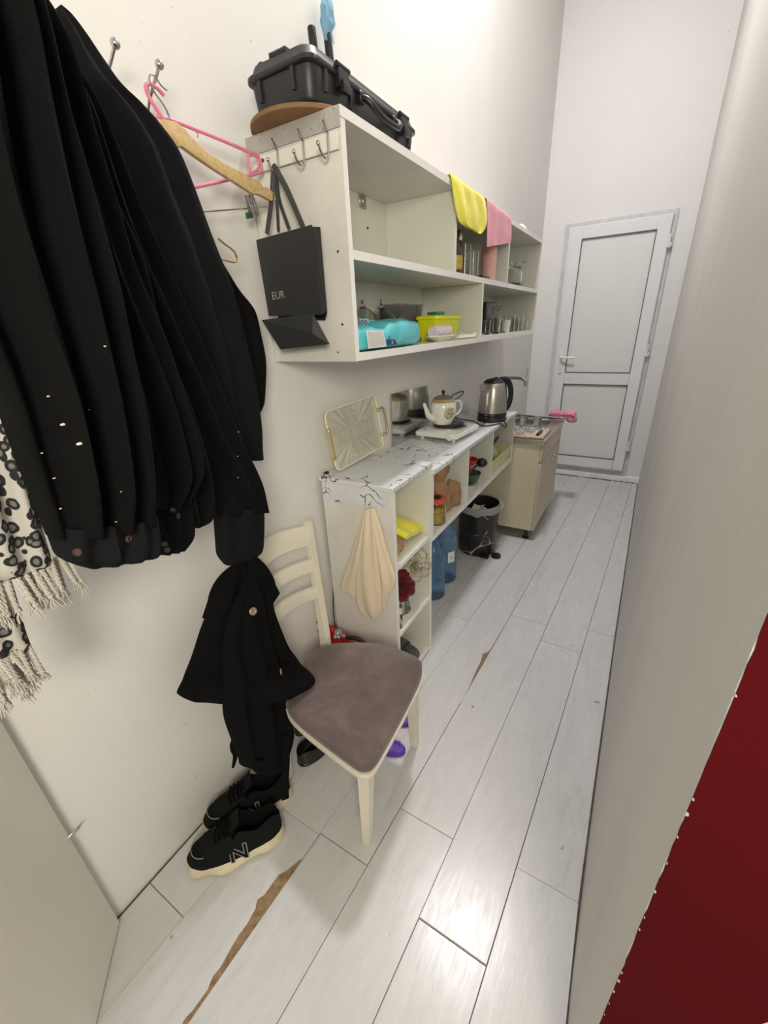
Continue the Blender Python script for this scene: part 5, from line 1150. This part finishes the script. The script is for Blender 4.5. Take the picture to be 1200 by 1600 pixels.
# ------------------------------------------------------------------ dining chair
from mathutils.bvhtree import BVHTree
def surf(o, u, v):
    """point and normal on mesh o seen at (u, v) in the photograph"""
    Mw = world_of(o); me = o.data
    bv = BVHTree.FromPolygons([Mw @ v_.co for v_ in me.vertices], [tuple(p.vertices) for p in me.polygons])
    d = (P(u, v, y=3.0) - V((0, 0, CH))).normalized()
    h = bv.ray_cast(V((0, 0, CH)), d)
    if h[0] is None: return None
    n = h[1] if h[1].dot(d) < 0 else -h[1]
    return h[0], n
ch = thing('dining_chair', 'ivory painted wooden chair with mauve velvet seat, dark coat over its back', 'chair', (-.68, .79, 0))
so = [P(*q, z=.452) for q in [(446, 1097), (450, 1080), (473, 1030), (497, 1009), (540, 1001), (600, 1004), (650, 1023), (660, 1037), (655, 1060), (630, 1110), (600, 1164), (583, 1190), (567, 1196), (550, 1189), (500, 1152), (458, 1118)]]
def closed_cr(p, n):
    q = [p[-1]] + p + [p[0], p[1]]; o = cr(q, n); return o[n:-n - 1][:len(p) * n]
so = closed_cr(so, 4); sc_ = sum(so, V()) / len(so)
def sring(k, z): return [V((sc_.x + (p.x - sc_.x) * k, sc_.y + (p.y - sc_.y) * k, z)) for p in so]
b = B(); loft(b, [sring(.985, .418), sring(1, .424), sring(1.0, .436), sring(.985, .446), sring(.95, .452), sring(.80, .457), sring(.45, .460), sring(.1, .461)]); obj('seat', b, M['velvet'], ch, ang=60)
b = B(); loft(b, [sring(.90, .355), sring(.905, .357), sring(.93, .404), sring(1.012, .4045), sring(1.014, .4175), sring(.97, .4178)]); obj('seat_frame', b, M['chairwood'], ch, ang=50)
def leg4(pt, pb, wt, wb, name='leg', dt=None, db=None):
    dt = dt or wt; db = db or wb; t_ = bmesh.new()
    def sq(p, w, d): return [V((p[0] - w / 2, p[1] - d / 2, p[2])), V((p[0] + w / 2, p[1] - d / 2, p[2])), V((p[0] + w / 2, p[1] + d / 2, p[2])), V((p[0] - w / 2, p[1] + d / 2, p[2]))]
    hexa(t_, sq(pb, wb, db) + sq(pt, wt, dt)); bmesh.ops.recalc_face_normals(t_, faces=t_.faces)
    bmesh.ops.bevel(t_, geom=t_.edges[:], offset=.003, segments=2, affect='EDGES'); return t_
lgs = [((-.478, .616, .403), P(574, 1314, z=0.0), .040, .026), ((-.508, .950, .403), P(648, 1165, z=0.0), .040, .026)]
for pt, pb, wt, wb in lgs: obj('leg', leg4(pt, (pb.x, pb.y, 0.0005), wt, wb), M['chairwood'], ch)
posts = [((-.848, .660), (-.87, .650), (-.938, .700)), ((-.868, .938), (-.885, .940), (-.938, .998))]
for (sx_, sy_), (fx_, fy_), (tx_, ty_) in posts:
    b = B(); a_ = leg4((sx_, sy_, .44), (fx_, fy_, .0005), .034, .026, dt=.030); c_ = leg4((tx_, ty_, .885), (sx_, sy_, .4405), .022, .034, dt=.030, db=.030); merge(b, a_); obj('leg', b, M['chairwood'], ch); b = B(); merge(b, c_); obj('back_post', b, M['chairwood'], ch)
for za, zb, cr_ in ((.795, .872, .016), (.700, .750, .010), (.600, .648, .010)):
    rg_ = []
    for i in range(15):
        t_ = i / 14; k_ = (za + zb) / 2; f_ = (k_ - .44) / .445
        y0_ = .66 + (.04) * f_; y1_ = .938 + .06 * f_; x_ = -.858 - .080 * f_ - .034 * math.sin(PI * t_); y = y0_ + .004 + (y1_ - y0_ - .008) * t_; c2 = cr_ * math.sin(PI * t_)
        rg_.append([V((x_ - .007, y, za + c2 * .8)), V((x_ + .007, y, za + c2 * .8)), V((x_ + .009, y, (za + zb) / 2 + c2 * .9)), V((x_ + .006, y, zb + c2)), V((x_ - .006, y, zb + c2)), V((x_ - .007, y, (za + zb) / 2 + c2))])
    b = B(); loft(b, rg_); obj('back_slat', b, M['chairwood'], ch, ang=50)
b = B(); q = P(570, 1207, y=.594); lathe(b, [(.002, 0), (.006, .0), (.006, .0012), (.002, .0012)], seg=14, M=Matrix.Translation((-.478, .5955, .375)) @ Matrix.Rotation(PI / 2, 4, 'X')); obj('screw_cap', b, M['hole'], ch)

# coat thrown over the near back post
cc_ = thing('draped_coat', 'black trench coat with brown buttons slung over the chair back, reaching the floor', 'coat', (-.84, .62, .12))
def R_(l, r, x, xr_=None, t=.05, amp=None, zl=None, zr=None):
    L = P(*l, x=x) if zl is None else P(*l, z=zl); Q = P(*r, x=(x if xr_ is None else xr_)) if zr is None else P(*r, z=zr)
    return (L, Q, t) if amp is None else (L, Q, t, amp)
b = B(); drape(b, [R_((378, 874), (398, 867), -.90, t=.03, amp=.002), R_((352, 898), (412, 884), -.895, t=.06, amp=.004), R_((330, 930), (428, 915), -.89, t=.075, amp=.008), R_((324, 968), (428, 955), -.885, t=.075, amp=.010), R_((305, 1020), (450, 1008), -.88, -.85, t=.07, amp=.014), R_((290, 1055), (472, 1036), -.885, -.83, t=.06, amp=.014), R_((279, 1083), (491, 1065), -.89, t=.045, amp=.010, zr=.475), R_((300, 1095), (458, 1092), -.885, t=.03, amp=.004, zr=.475)], 6, 60, 4.5, .01, 1.2, .8, .008)
cb = obj('coat_body', b, M['coatchair'], cc_, ang=70)
b = B(); prism(b, [P(390, 868, x=-.875), P(404, 872, x=-.865), P(418, 888, x=-.86), P(438, 927, x=-.855), P(428, 942, x=-.855), P(418, 959, x=-.855), P(400, 935, x=-.85), P(388, 900, x=-.86)], (-.006, 0, -.002), .002); obj('collar', b, M['coatchair'], cc_, ang=50)
b = B(); prism(b, [P(372, 880, x=-.93), P(345, 905, x=-.93), P(330, 930, x=-.93), P(318, 967, x=-.93), P(332, 966, x=-.93), P(350, 930, x=-.93)], (-.008, 0, 0), .002); obj('collar', b, M['coatchair'], cc_, ang=50)
b = B(); drape(b, [R_((384, 900), (396, 900), -.862, t=.012, amp=.001), R_((372, 930), (406, 928), -.845, t=.03, amp=.003), R_((358, 970), (417, 965), -.832, t=.04, amp=.005), R_((350, 1012), (428, 1008), -.825, t=.048, amp=.007), R_((350, 1060), (442, 1060), -.82, t=.055, amp=.010), R_((350, 1105), (452, 1105), -.815, t=.06, amp=.012), R_((360, 1145), (456, 1150), -.81, t=.06, amp=.012), R_((372, 1180), (452, 1180), -.81, t=.06, amp=.008), R_((376, 1196), (444, 1198), -.81, t=.055, amp=.003)], 6, 50, 4, .01, 3.2, .8, .007)
sleeve_o = obj('sleeve', b, M['coatchair'], cc_, ang=70)
b = B(); drape(b, [R_((392, 1185), (440, 1178), -.80, t=.05, amp=.002), R_((394, 1200), (443, 1192), -.80, t=.052, amp=.003), R_((400, 1208), (438, 1202), -.80, t=.045, amp=.002)], 4, 30, 3, .003, .2, .9, .003); obj('cuff', b, M['coatchair'], cc_)
b = B(); tube(b, [P(447, 1150, x=-.775), P(447, 1190, x=-.772), P(445, 1225, x=-.77), P(446, 1249, x=-.768)], .01, 8, smooth=4, flat=(.0125, .0015, (1, -.7, 0))); obj('belt_strap', b, M['coatchair'], cc_)
b = B(); tube(b, [P(375, 1140, x=-.86), P(366, 1165, x=-.865), P(368, 1180, x=-.86), P(364, 1199, x=-.86)], [.012, .014, .008, .004], 8, smooth=3); obj('belt_strap', b, M['coatchair'], cc_)
for (u, v, r) in ((395, 955, .011), (438, 1050, .012)):
    s_ = min([q for q in (surf(cb, u, v), surf(sleeve_o, u, v)) if q], key=lambda q: (q[0] - V((0, 0, CH))).length, default=None)
    if s_: b = B(); lathe(b, [(0, 0), (r, 0), (r, .003), (r * .7, .0045), (r * .5, .003), (0, .003)], seg=18, M=Matrix.Translation(s_[0] + s_[1] * .0005) @ s_[1].to_track_quat('Z', 'Y').to_matrix().to_4x4()); obj('button', b, M['btnbrown'], cc_)

# ------------------------------------------------------------------ shoes on the floor
def shoe(name, loc, rot, L, W, lab, chunky=True, grp=None, m='shoe', hk=1.0):
    t = thing(name, lab, 'shoe', loc, rot, grp); z0 = .034 if chunky else .014
    def wd(s):
        e = abs(2 * s - 1) ** 3.2; base = (1 - e) ** .5 if e < 1 else 0
        return W / 2 * base * (.80 + .20 * min(1, max(0, (s - .3) / .35)))
    b = B()
    if chunky:
        n = 56; rings_ = []
        for (zz, k_) in ((0, .93), (.004, 1.05), (.014, 1.12), (.024, 1.08), (.034, 1.0), (.040, .93)):
            rr = []
            for q in range(n):
                a = 2 * PI * q / n; s = .5 - .5 * math.cos(a); s = min(.9995, max(.0005, s)); w = wd(s); lob = 1 + .11 * math.sin(a * 7 + 1 + zz * 40) * (1 if zz < .03 else .3)
                heel = .006 * max(0, 1 - s / .25)
                rr.append(V((math.copysign(w, math.sin(a)) * k_ * lob, (s - .5) * L * (1.0 if zz > .02 else 1.02) * (1 + .012 * math.sin(a * 9)) + L / 2, zz + (.006 * max(0, math.sin(a * 7 + 2.4)) if .01 < zz < .03 else 0) + (.012 * max(0, s - .85) / .15 if zz < .01 else 0) + (heel if zz > .02 else 0))))
            rings_.append(rr)
        loft(b, rings_); obj('sole', b, M['sand'], t, world=False, ang=60)
    else:
        sole(b, L, W * .84, W, 0, .0145, Matrix.Identity(4), .97); obj('sole', b, M['leather'], t, world=False)
    rg = []; NS = 34
    def lerp(tab, s):
        for (a, c), (d, e) in zip(tab, tab[1:]):
            if s <= d: k = (s - a) / (d - a); k = k * k * (3 - 2 * k); return c + (e - c) * k
        return tab[-1][1]
    hcol = [(0, .072), (.08, .075), (.25, .058), (.45, .078), (.60, .070), (.75, .050), (.9, .034), (1, .012)]
    opn = [(0, 0), (.03, .7), (.08, 1), (.42, 1), (.52, 0), (1, 0)]
    for i in range(NS + 1):
        s = .004 + .992 * i / NS; w = max(.004, wd(s) * .95); h = lerp(hcol, s) * hk; o_ = lerp(opn, s); y = s * L * .985 + L * .005
        half = []; lean = 1 - .25 * min(1, h / .08)
        for j in range(13):
            u_ = j / 12; cx_, cz_ = -w * max(0, math.cos(u_ * PI / 2)) ** .7, z0 + h * math.sin(u_ * PI / 2) ** .85
            if u_ <= .5: k = u_ / .5; ox, oz = -w * (1 - (1 - lean) * k ** 1.5) , z0 + h * k ** .9
            else: k = (u_ - .5) / .5; ox, oz = -w * lean * .86 * (1 - max(0, k - .35) / .65), z0 + h - (h - .008) * min(1, k / .6)
            half.append((cx_ * (1 - o_) + ox * o_, cz_ * (1 - o_) + oz * o_))
        full = [V((x, y, z)) for x, z in half] + [V((-x, y, z)) for x, z in half[-2::-1]]
        rg.append(full)
    b = B(); R2 = [[b.verts.new(p) for p in r] for r in rg]
    for a_, c_ in zip(R2, R2[1:]):
        for i in range(len(a_) - 1): b.faces.new([a_[i], a_[i + 1], c_[i + 1], c_[i]])
    for r in (R2[0][::-1], R2[-1]): b.faces.new(r)
    up = obj('upper', b, M[m], t, world=False, ang=70)
    if chunky:
        b = B(); rr = []
        for i in range(8):
            s = .40 + .16 * i / 7; w = .026 + .004 * i / 7; zz = z0 + (.098 - .030 * i / 7) * hk
            rr.append([V((-w, s * L, zz - .004)), V((-w * .5, s * L, zz + .003)), V((w * .5, s * L, zz + .003)), V((w, s * L, zz - .004)), V((0, s * L, zz - .008))])
        loft(b, rr); obj('tongue', b, M[m], t, world=False, ang=60)
        for i in range(5):
            s = .47 + i * .045; w = .030; zz = z0 + lerp(hcol, s) * hk + .004
            b = B(); tube(b, [(-w, s * L, zz - .010), (-w * .5, s * L + .004, zz + .003), (w * .5, s * L - .004, zz + .003), (w, s * L, zz - .010)], .003, 6, smooth=3); obj('lace', b, M['shoein'], up, world=False)
        b = B(); tube(b, [(W * .40 * math.cos(a) * .95, L * (.79 + .13 * math.sin(a)), z0 + .028 * hk + .014 * abs(math.sin(a * .5)) + .004) for a in [PI * k / 16 for k in range(17)]], .0014, 6)
        obj('stitching', b, M['greystitch'], up, world=False)
        # the letter on the outer flank
        for sgn in (1, -1):
            pv = V((sgn * (wd(.48) * .95 + .0012), .46 * L, z0 + .026)); M3 = frame(pv, (0, sgn, 0), (-sgn * .22, 0, 1))
            text('letter_mark', 'N', .074, M3, M['greystitch'], t, .0010, .0030, world=False)
            text('letter_fill', 'N', .074, M3 @ Matrix.Translation((0, 0, .0011)), M[m], t, .0006, .0002, world=False)
        b = B(); box(b, W * .30, W * .30 + .003, L * .035, L * .06, z0 + .050, z0 + .066, .001); obj('heel_tab', b, M['greystitch'], t, world=False)
    b = B(); sole(b, L * .62, W * .50, W * .6, z0 + .006, z0 + .010, Matrix.Translation((0, L * .05, 0)), .98); obj('insole', b, M['shoein'], t, world=False)
    return t
shoe('sneaker', (-.752, .505, .0005), 2.43, .292, .110, 'black running shoe with chunky cream sole, nearer the camera', True, hk=1.32)
shoe('sneaker', (-.815, .612, .0005), 2.50, .292, .110, 'black running shoe with chunky cream sole, behind the other by the wall', True, hk=1.32)
shoe('slip_on_shoe', (-.862, .700, .0005), -.20, .28, .112, 'black leather slip-on shoe under the chair, heel towards the camera', False, None, 'leather', .75)
shoe('slip_on_shoe', (-.955, .790, .0005), -.05, .27, .098, 'black leather slip-on shoe under the chair close to the wall', False, None, 'leather', .75)
slide('slipper', (-.532, .938, .0005), PI / 2 + .22, .25, .088, M['purple'], 'purple plastic slipper under the chair, nearer the camera', True)
slide('slipper', (-.565, 1.070, .0005), PI / 2 + .30, .25, .088, M['purple'], 'purple plastic slipper under the chair, farther from the camera', True)

# ------------------------------------------------------------------ coat hooks and hangers on the left wall
for (u, v, ub, vb, lb) in ((180, 68, 168, 118, 'chrome ball-ended coat hook just above the black coats'), (249, 101, 233, 160, 'chrome ball-ended coat hook carrying the empty hangers')):
    tip = P(u, v, x=-.935); bs = P(ub, vb, x=-.99); t = thing('coat_hook', lb, 'hook', (XL + .002, bs.y, bs.z - .05))
    b = B(); tube(b, [V((XL + .008, bs.y, bs.z - .03)), bs, (bs + tip) / 2, tip], .0032, 8, smooth=3); obj('prong', b, M['chrome'], t)
    b = B(); ball(b, tip, .0085, 14); obj('ball_end', b, M['chrome'], t)
    b = B(); box(b, XL + .002, XL + .009, bs.y - .012, bs.y + .012, bs.z - .08, bs.z - .01, .002); obj('back_plate', b, M['chrome'], t)
wh = thing('wooden_hanger', 'pale wooden coat hanger, one arm showing beside the black coats', 'hanger', P(262, 200, x=-.90))
XW = -.905
prof_ = [(215, 185), (240, 184), (262, 187), (276, 190), (290, 202), (303, 218), (322, 236), (350, 254), (385, 273), (400, 281), (408, 285), (412, 293), (418, 292), (428, 301), (432, 312), (425, 314), (408, 305), (402, 303), (396, 303), (370, 286), (335, 264), (305, 243), (286, 229), (280, 229), (262, 228), (240, 222), (215, 220)]
b = B(); prism(b, [P(u, v, x=XW) for u, v in prof_], (-.012, 0, 0), .0025); obj('arm', b, M['wood'], wh)
b = B(); tube(b, [P(u, v, x=XW - .006) for u, v in ((265, 188), (262, 176), (253, 160), (243, 147), (236, 133), (233, 121), (237, 116), (244, 122), (252, 134), (261, 141))], .0016, 8, smooth=3); obj('wire_hook', b, M['chrome'], wh)
ph_ = thing('pink_hanger', 'pink plastic hanger hanging behind the wooden one', 'hanger', P(250, 190, x=-.955)); XP = -.955
b = B(); tube(b, [P(u, v, x=XP) for u, v in ((200, 196), (225, 186), (250, 183), (275, 190), (300, 200), (345, 218), (388, 237), (402, 242))], .0042, 8, smooth=3); obj('shoulder_bar', b, M['pink'], ph_)
b = B(); tube(b, [P(u, v, x=XP + .002) for u, v in ((258, 190), (246, 172), (236, 157), (229, 143), (228, 134), (234, 131), (246, 138), (256, 149))], .0040, 8, smooth=3); obj('hook', b, M['pink'], ph_)
b = B(); tube(b, [P(u, v, x=XP) for u, v in ((410, 268), (395, 273), (360, 280), (305, 292), (240, 303), (195, 310))], .0040, 8, smooth=2); obj('trouser_bar', b, M['pink'], ph_)
b = B(); tube(b, [P(u, v, x=XP) for u, v in ((402, 241), (407, 252), (410, 268))], .0034, 8, smooth=3); tube(b, [P(u, v, x=XP) for u, v in ((388, 238), (389, 258), (393, 270), (404, 262), (403, 248), (396, 243))], .0030, 8, smooth=3); obj('end_loop', b, M['pink'], ph_)
b = B(); tube(b, [P(u, v, x=XP) for u, v in ((302, 202), (309, 207), (309, 214))], .0022, 6); obj('notch', b, M['pink'], ph_)
mh = thing('clip_hanger', 'thin chrome wire hanger with a sliding metal trouser clip', 'hanger', P(320, 330, x=-.975)); XM = -.972
b = B(); tube(b, [P(u, v, x=XM) for u, v in ((230, 180), (232, 150), (232, 125), (236, 116), (243, 120))], .0016, 8, smooth=3); tube(b, [P(u, v, x=XM) for u, v in ((230, 180), (250, 190), (300, 225))], .0022, 8); obj('wire_hook', b, M['chrome'], mh)
b = B(); tube(b, [P(200, 338, x=XM), P(320, 331, x=XM), P(418, 323, x=XM + .012)], .0016, 8); obj('wire_bar', b, M['chrome'], mh)
b = B(); prism(b, [P(u, v, x=XM + .010) for u, v in ((386, 304), (396, 304), (406, 334), (405, 339), (399, 338), (392, 322))], (-.002, 0, 0), .0006); prism(b, [P(u, v, x=XM - .004) for u, v in ((382, 305), (388, 304), (396, 330), (389, 334), (386, 322))], (-.002, 0, 0)); obj('clip', b, M['chrome'], mh)
b = B(); prism(b, [P(u, v, x=XM + .006) for u, v in ((386, 332), (394, 331), (396, 340), (388, 342))], (-.008, 0, 0), .001); obj('clip_pad', b, M['darkgreen'], mh)
b = B(); tube(b, [P(u, v, x=-.95) for u, v in ((341, 373), (352, 382), (364, 391), (369, 399), (370, 406), (366, 410), (357, 408), (344, 405), (325, 400))], .0024, 8, smooth=3); tag(obj('brass_hook', b, M['gold']), 'bent brass wire hook poking out from behind the black coats', 'hook')

# ------------------------------------------------------------------ coats and scarf
def rows(x, lst, t=.09, amp=.014):
    o = []
    for i, q in enumerate(lst):
        tt = t * (q[4] if len(q) > 4 else 1)
        o.append((P(q[0], q[1], x=x), P(q[2], q[3], x=x), tt, amp * (q[4] if len(q) > 4 else 1)))
    return o
def garment(name, lab, x, body, mat_, t=.09, amp=.014, folds=5, seed=1.0, rough=.005, base=None):
    rw_ = rows(x, body, t, amp); lo = min(r[0].z for r in rw_)
    th_ = thing(name, lab, 'coat', ((rw_[-1][0].x), (rw_[-1][0].y + rw_[-1][1].y) / 2, lo))
    b = B(); drape(b, rw_, 7, 72, folds, amp, seed, .8, rough); bo = obj('coat_body', b, M[mat_], th_, ang=80); return th_, bo
def cuffpart(par, x, lst, mat_, t=.05, nm='cuff', seed=.5, folds=3, amp=.004):
    b = B(); drape(b, rows(x, lst, t, amp), 5, 44, folds, amp, seed, .5, .003); return obj(nm, b, M[mat_], par, ang=60)
def buttons(par, o, pts, m='btn', r=.0055):
    for (u, v) in pts:
        s_ = surf(o, u, v)
        if s_:
            b = B(); lathe(b, [(0, 0), (r, 0), (r, .002), (r * .75, .003), (r * .6, .002), (0, .002)], seg=14, M=Matrix.Translation(s_[0] + s_[1] * .0004) @ s_[1].to_track_quat('Z', 'Y').to_matrix().to_4x4()); obj('button', b, M[m], par)
gD, oD = garment('black_jacket', 'black jacket hanging farthest back, its elbow showing against the wall', -.955, [(290, 370, 335, 385, .5), (310, 430, 368, 452), (325, 480, 397, 488), (335, 530, 411, 545), (342, 590, 412, 590), (345, 625, 410, 628), (352, 652, 401, 650, .5)], 'suit', .05, .006, 4, 2.0)
gC, oC = garment('black_overshirt', 'smooth black overshirt with pointed collar on the wooden hanger', -.895, [(84, 16, 92, 10, .3), (77, 35, 112, 30, .5), (76, 60, 136, 62, .6), (80, 95, 160, 100, .7), (90, 135, 184, 142), (100, 170, 222, 172), (115, 205, 250, 200), (140, 260, 280, 240), (170, 330, 308, 310), (195, 400, 335, 385), (225, 480, 364, 465), (255, 580, 390, 560), (290, 670, 406, 650), (320, 722, 412, 718, .5)], 'shirt', .08, .010, 4, 3.0)
gB, oB = garment('fleece_coat', 'black fleece coat whose long sleeve hangs down to the chair back', -.80, [(50, 60, 100, 80, .4), (70, 150, 150, 190), (100, 270, 200, 310), (140, 380, 250, 410), (185, 490, 300, 515), (235, 600, 345, 625), (285, 700, 385, 715), (322, 760, 406, 765), (336, 806, 414, 798, .8)], 'coat', .085, .010, 4, 1.0)
cuffpart(gB, -.80, [(338, 795, 406, 792), (341, 840, 406, 836), (343, 868, 404, 858), (352, 883, 398, 868, .7)], 'shirt', .055, 'shirt_cuff', .5, 3, .003)
gS, oS = garment('suit_jacket', 'black suit jacket with small black sleeve buttons between the fleece sleeves', -.735, [(50, 140, 130, 220, .5), (90, 330, 200, 370), (140, 500, 250, 520), (180, 640, 300, 650), (215, 735, 326, 735), (235, 780, 334, 780), (262, 812, 328, 806), (280, 822, 306, 822, .6)], 'suit', .075, .009, 4, 4.0)
oc = cuffpart(gS, -.70, [(228, 770, 296, 765), (232, 810, 300, 805), (238, 842, 300, 835), (244, 866, 286, 858, .7)], 'suit', .045, 'sleeve_cuff', 1.5, 4, .005)
buttons(gS, oc, [(265, 784), (270, 796), (277, 806), (258, 849), (262, 858)], 'btnblack', .0055)
gA2, oA2 = garment('fleece_coat', 'black fleece coat in the middle of the row, sleeve ending above suit buttons', -.66, [(-40, -30, 50, -30, .5), (-20, 80, 95, 90), (30, 230, 140, 230), (80, 380, 190, 380), (120, 500, 235, 490), (155, 600, 270, 590), (185, 690, 294, 680), (210, 750, 301, 735), (232, 793, 284, 785, .6)], 'coat', .09, .014, 4, 2.3)
gA1, oA1 = garment('fleece_coat', 'large black fleece coat at the far left, dotted with pale lint', -.575, [(-200, -100, 20, -90, .7), (-190, 60, 60, 60), (-160, 220, 98, 210), (-120, 370, 140, 350), (-60, 510, 178, 490), (-5, 620, 208, 610), (40, 740, 228, 735), (75, 838, 236, 815, .7)], 'coat', .11, .016, 5, 5.0)
o1 = cuffpart(gA1, -.575, [(76, 822, 234, 805), (84, 850, 238, 838), (96, 874, 236, 862), (130, 886, 226, 868, .6)], 'shirt', .07, 'shirt_cuff', 4.5, 5, .005)
buttons(gA1, o1, [(122, 862), (199, 842)], 'btn', .005)
for (u, v, s_) in ((77, 619, .0012), (100, 663, .002), (126, 693, .0024), (64, 708, .001), (85, 747, .0012), (93, 795, .0012), (182, 815, .001), (165, 541, .001), (140, 640, .0008), (190, 768, .0008)):
    h_ = surf(oA1, u, v)
    if h_: b = B(); ball(b, h_[0] + h_[1] * .0008, s_, 6, (1, 1.6, .7)); obj('lint', b, M['lint'], gA1)
for (u, v) in ((371, 713), (372, 746), (393, 798), (372, 675)):
    h_ = surf(oB, u, v)
    if h_: b = B(); ball(b, h_[0] + h_[1] * .0008, .0013, 6, (1, 1.4, .7)); obj('lint', b, M['lint'], gB)

sf = thing('leopard_scarf', 'grey and white leopard print scarf with twisted cream fringe at the far left', 'scarf', P(10, 960, x=-.76))
b = B(); drape(b, rows(-.70, [(-120, 560, -5, 590), (-120, 680, 28, 690), (-110, 770, 52, 765), (-90, 840, 72, 830), (-70, 905, 84, 872), (-60, 925, 80, 884, .5)], .03, .008), 7, 60, 4, .008, 1.0, .8, .003); s1 = obj('upper_layer', b, M['leopard'], sf, ang=80)
b = B(); drape(b, rows(-.74, [(-100, 880, 10, 890), (-90, 950, 28, 940), (-80, 1000, 42, 985), (-70, 1030, 50, 1008), (-60, 1040, 46, 1016, .5)], .025, .006), 6, 50, 4, .006, 2.0, .8, .003); s2 = obj('lower_layer', b, M['leopard'], sf, ang=80)
tb = B()
for k in range(3): tube(tb, [(math.cos(z * 260 + k * 2.1) * .0018, math.sin(z * 260 + k * 2.1) * .0018, -z) for z in [i * .004 for i in range(13)]], .0016, 5)
ball(tb, (0, 0, -.052), .0038, 6)
for k in range(6): tube(tb, [(0, 0, -.054), (math.cos(k) * .004, math.sin(k) * .004, -.062), (math.cos(k) * .005, math.sin(k) * .005, -.070)], .0008, 4)
tz = obj('tassel', tb, M['fringe'], sf, world=False); tm = tz.data; rt = random.Random(9); first = True
Fi = world_of(sf).inverted()
for (xx, ax_, bx_, n_, ly) in ((-.70, (-70, 922), (82, 882), 30, 0), (-.715, (60, 880), (112, 876), 7, 0), (-.74, (-60, 1038), (48, 1014), 26, 1), (-.755, (-40, 1062), (30, 1040), 14, 1)):
    for i in range(n_):
        t_ = (i + .5) / n_; q = P(ax_[0] + (bx_[0] - ax_[0]) * t_ + rt.uniform(-1, 1), ax_[1] + (bx_[1] - ax_[1]) * t_ - 6 + rt.uniform(-3, 3), x=xx + rt.uniform(-.006, .006))
        o = tz if first else tz.copy()
        if not first: COL.objects.link(o)
        first = False; o.location = Fi @ q; sc = rt.uniform(.85, 1.15); o.scale = (1, 1, sc); o.rotation_euler = (rt.uniform(-.14, .14), rt.uniform(-.14, .14), rt.uniform(0, 6))
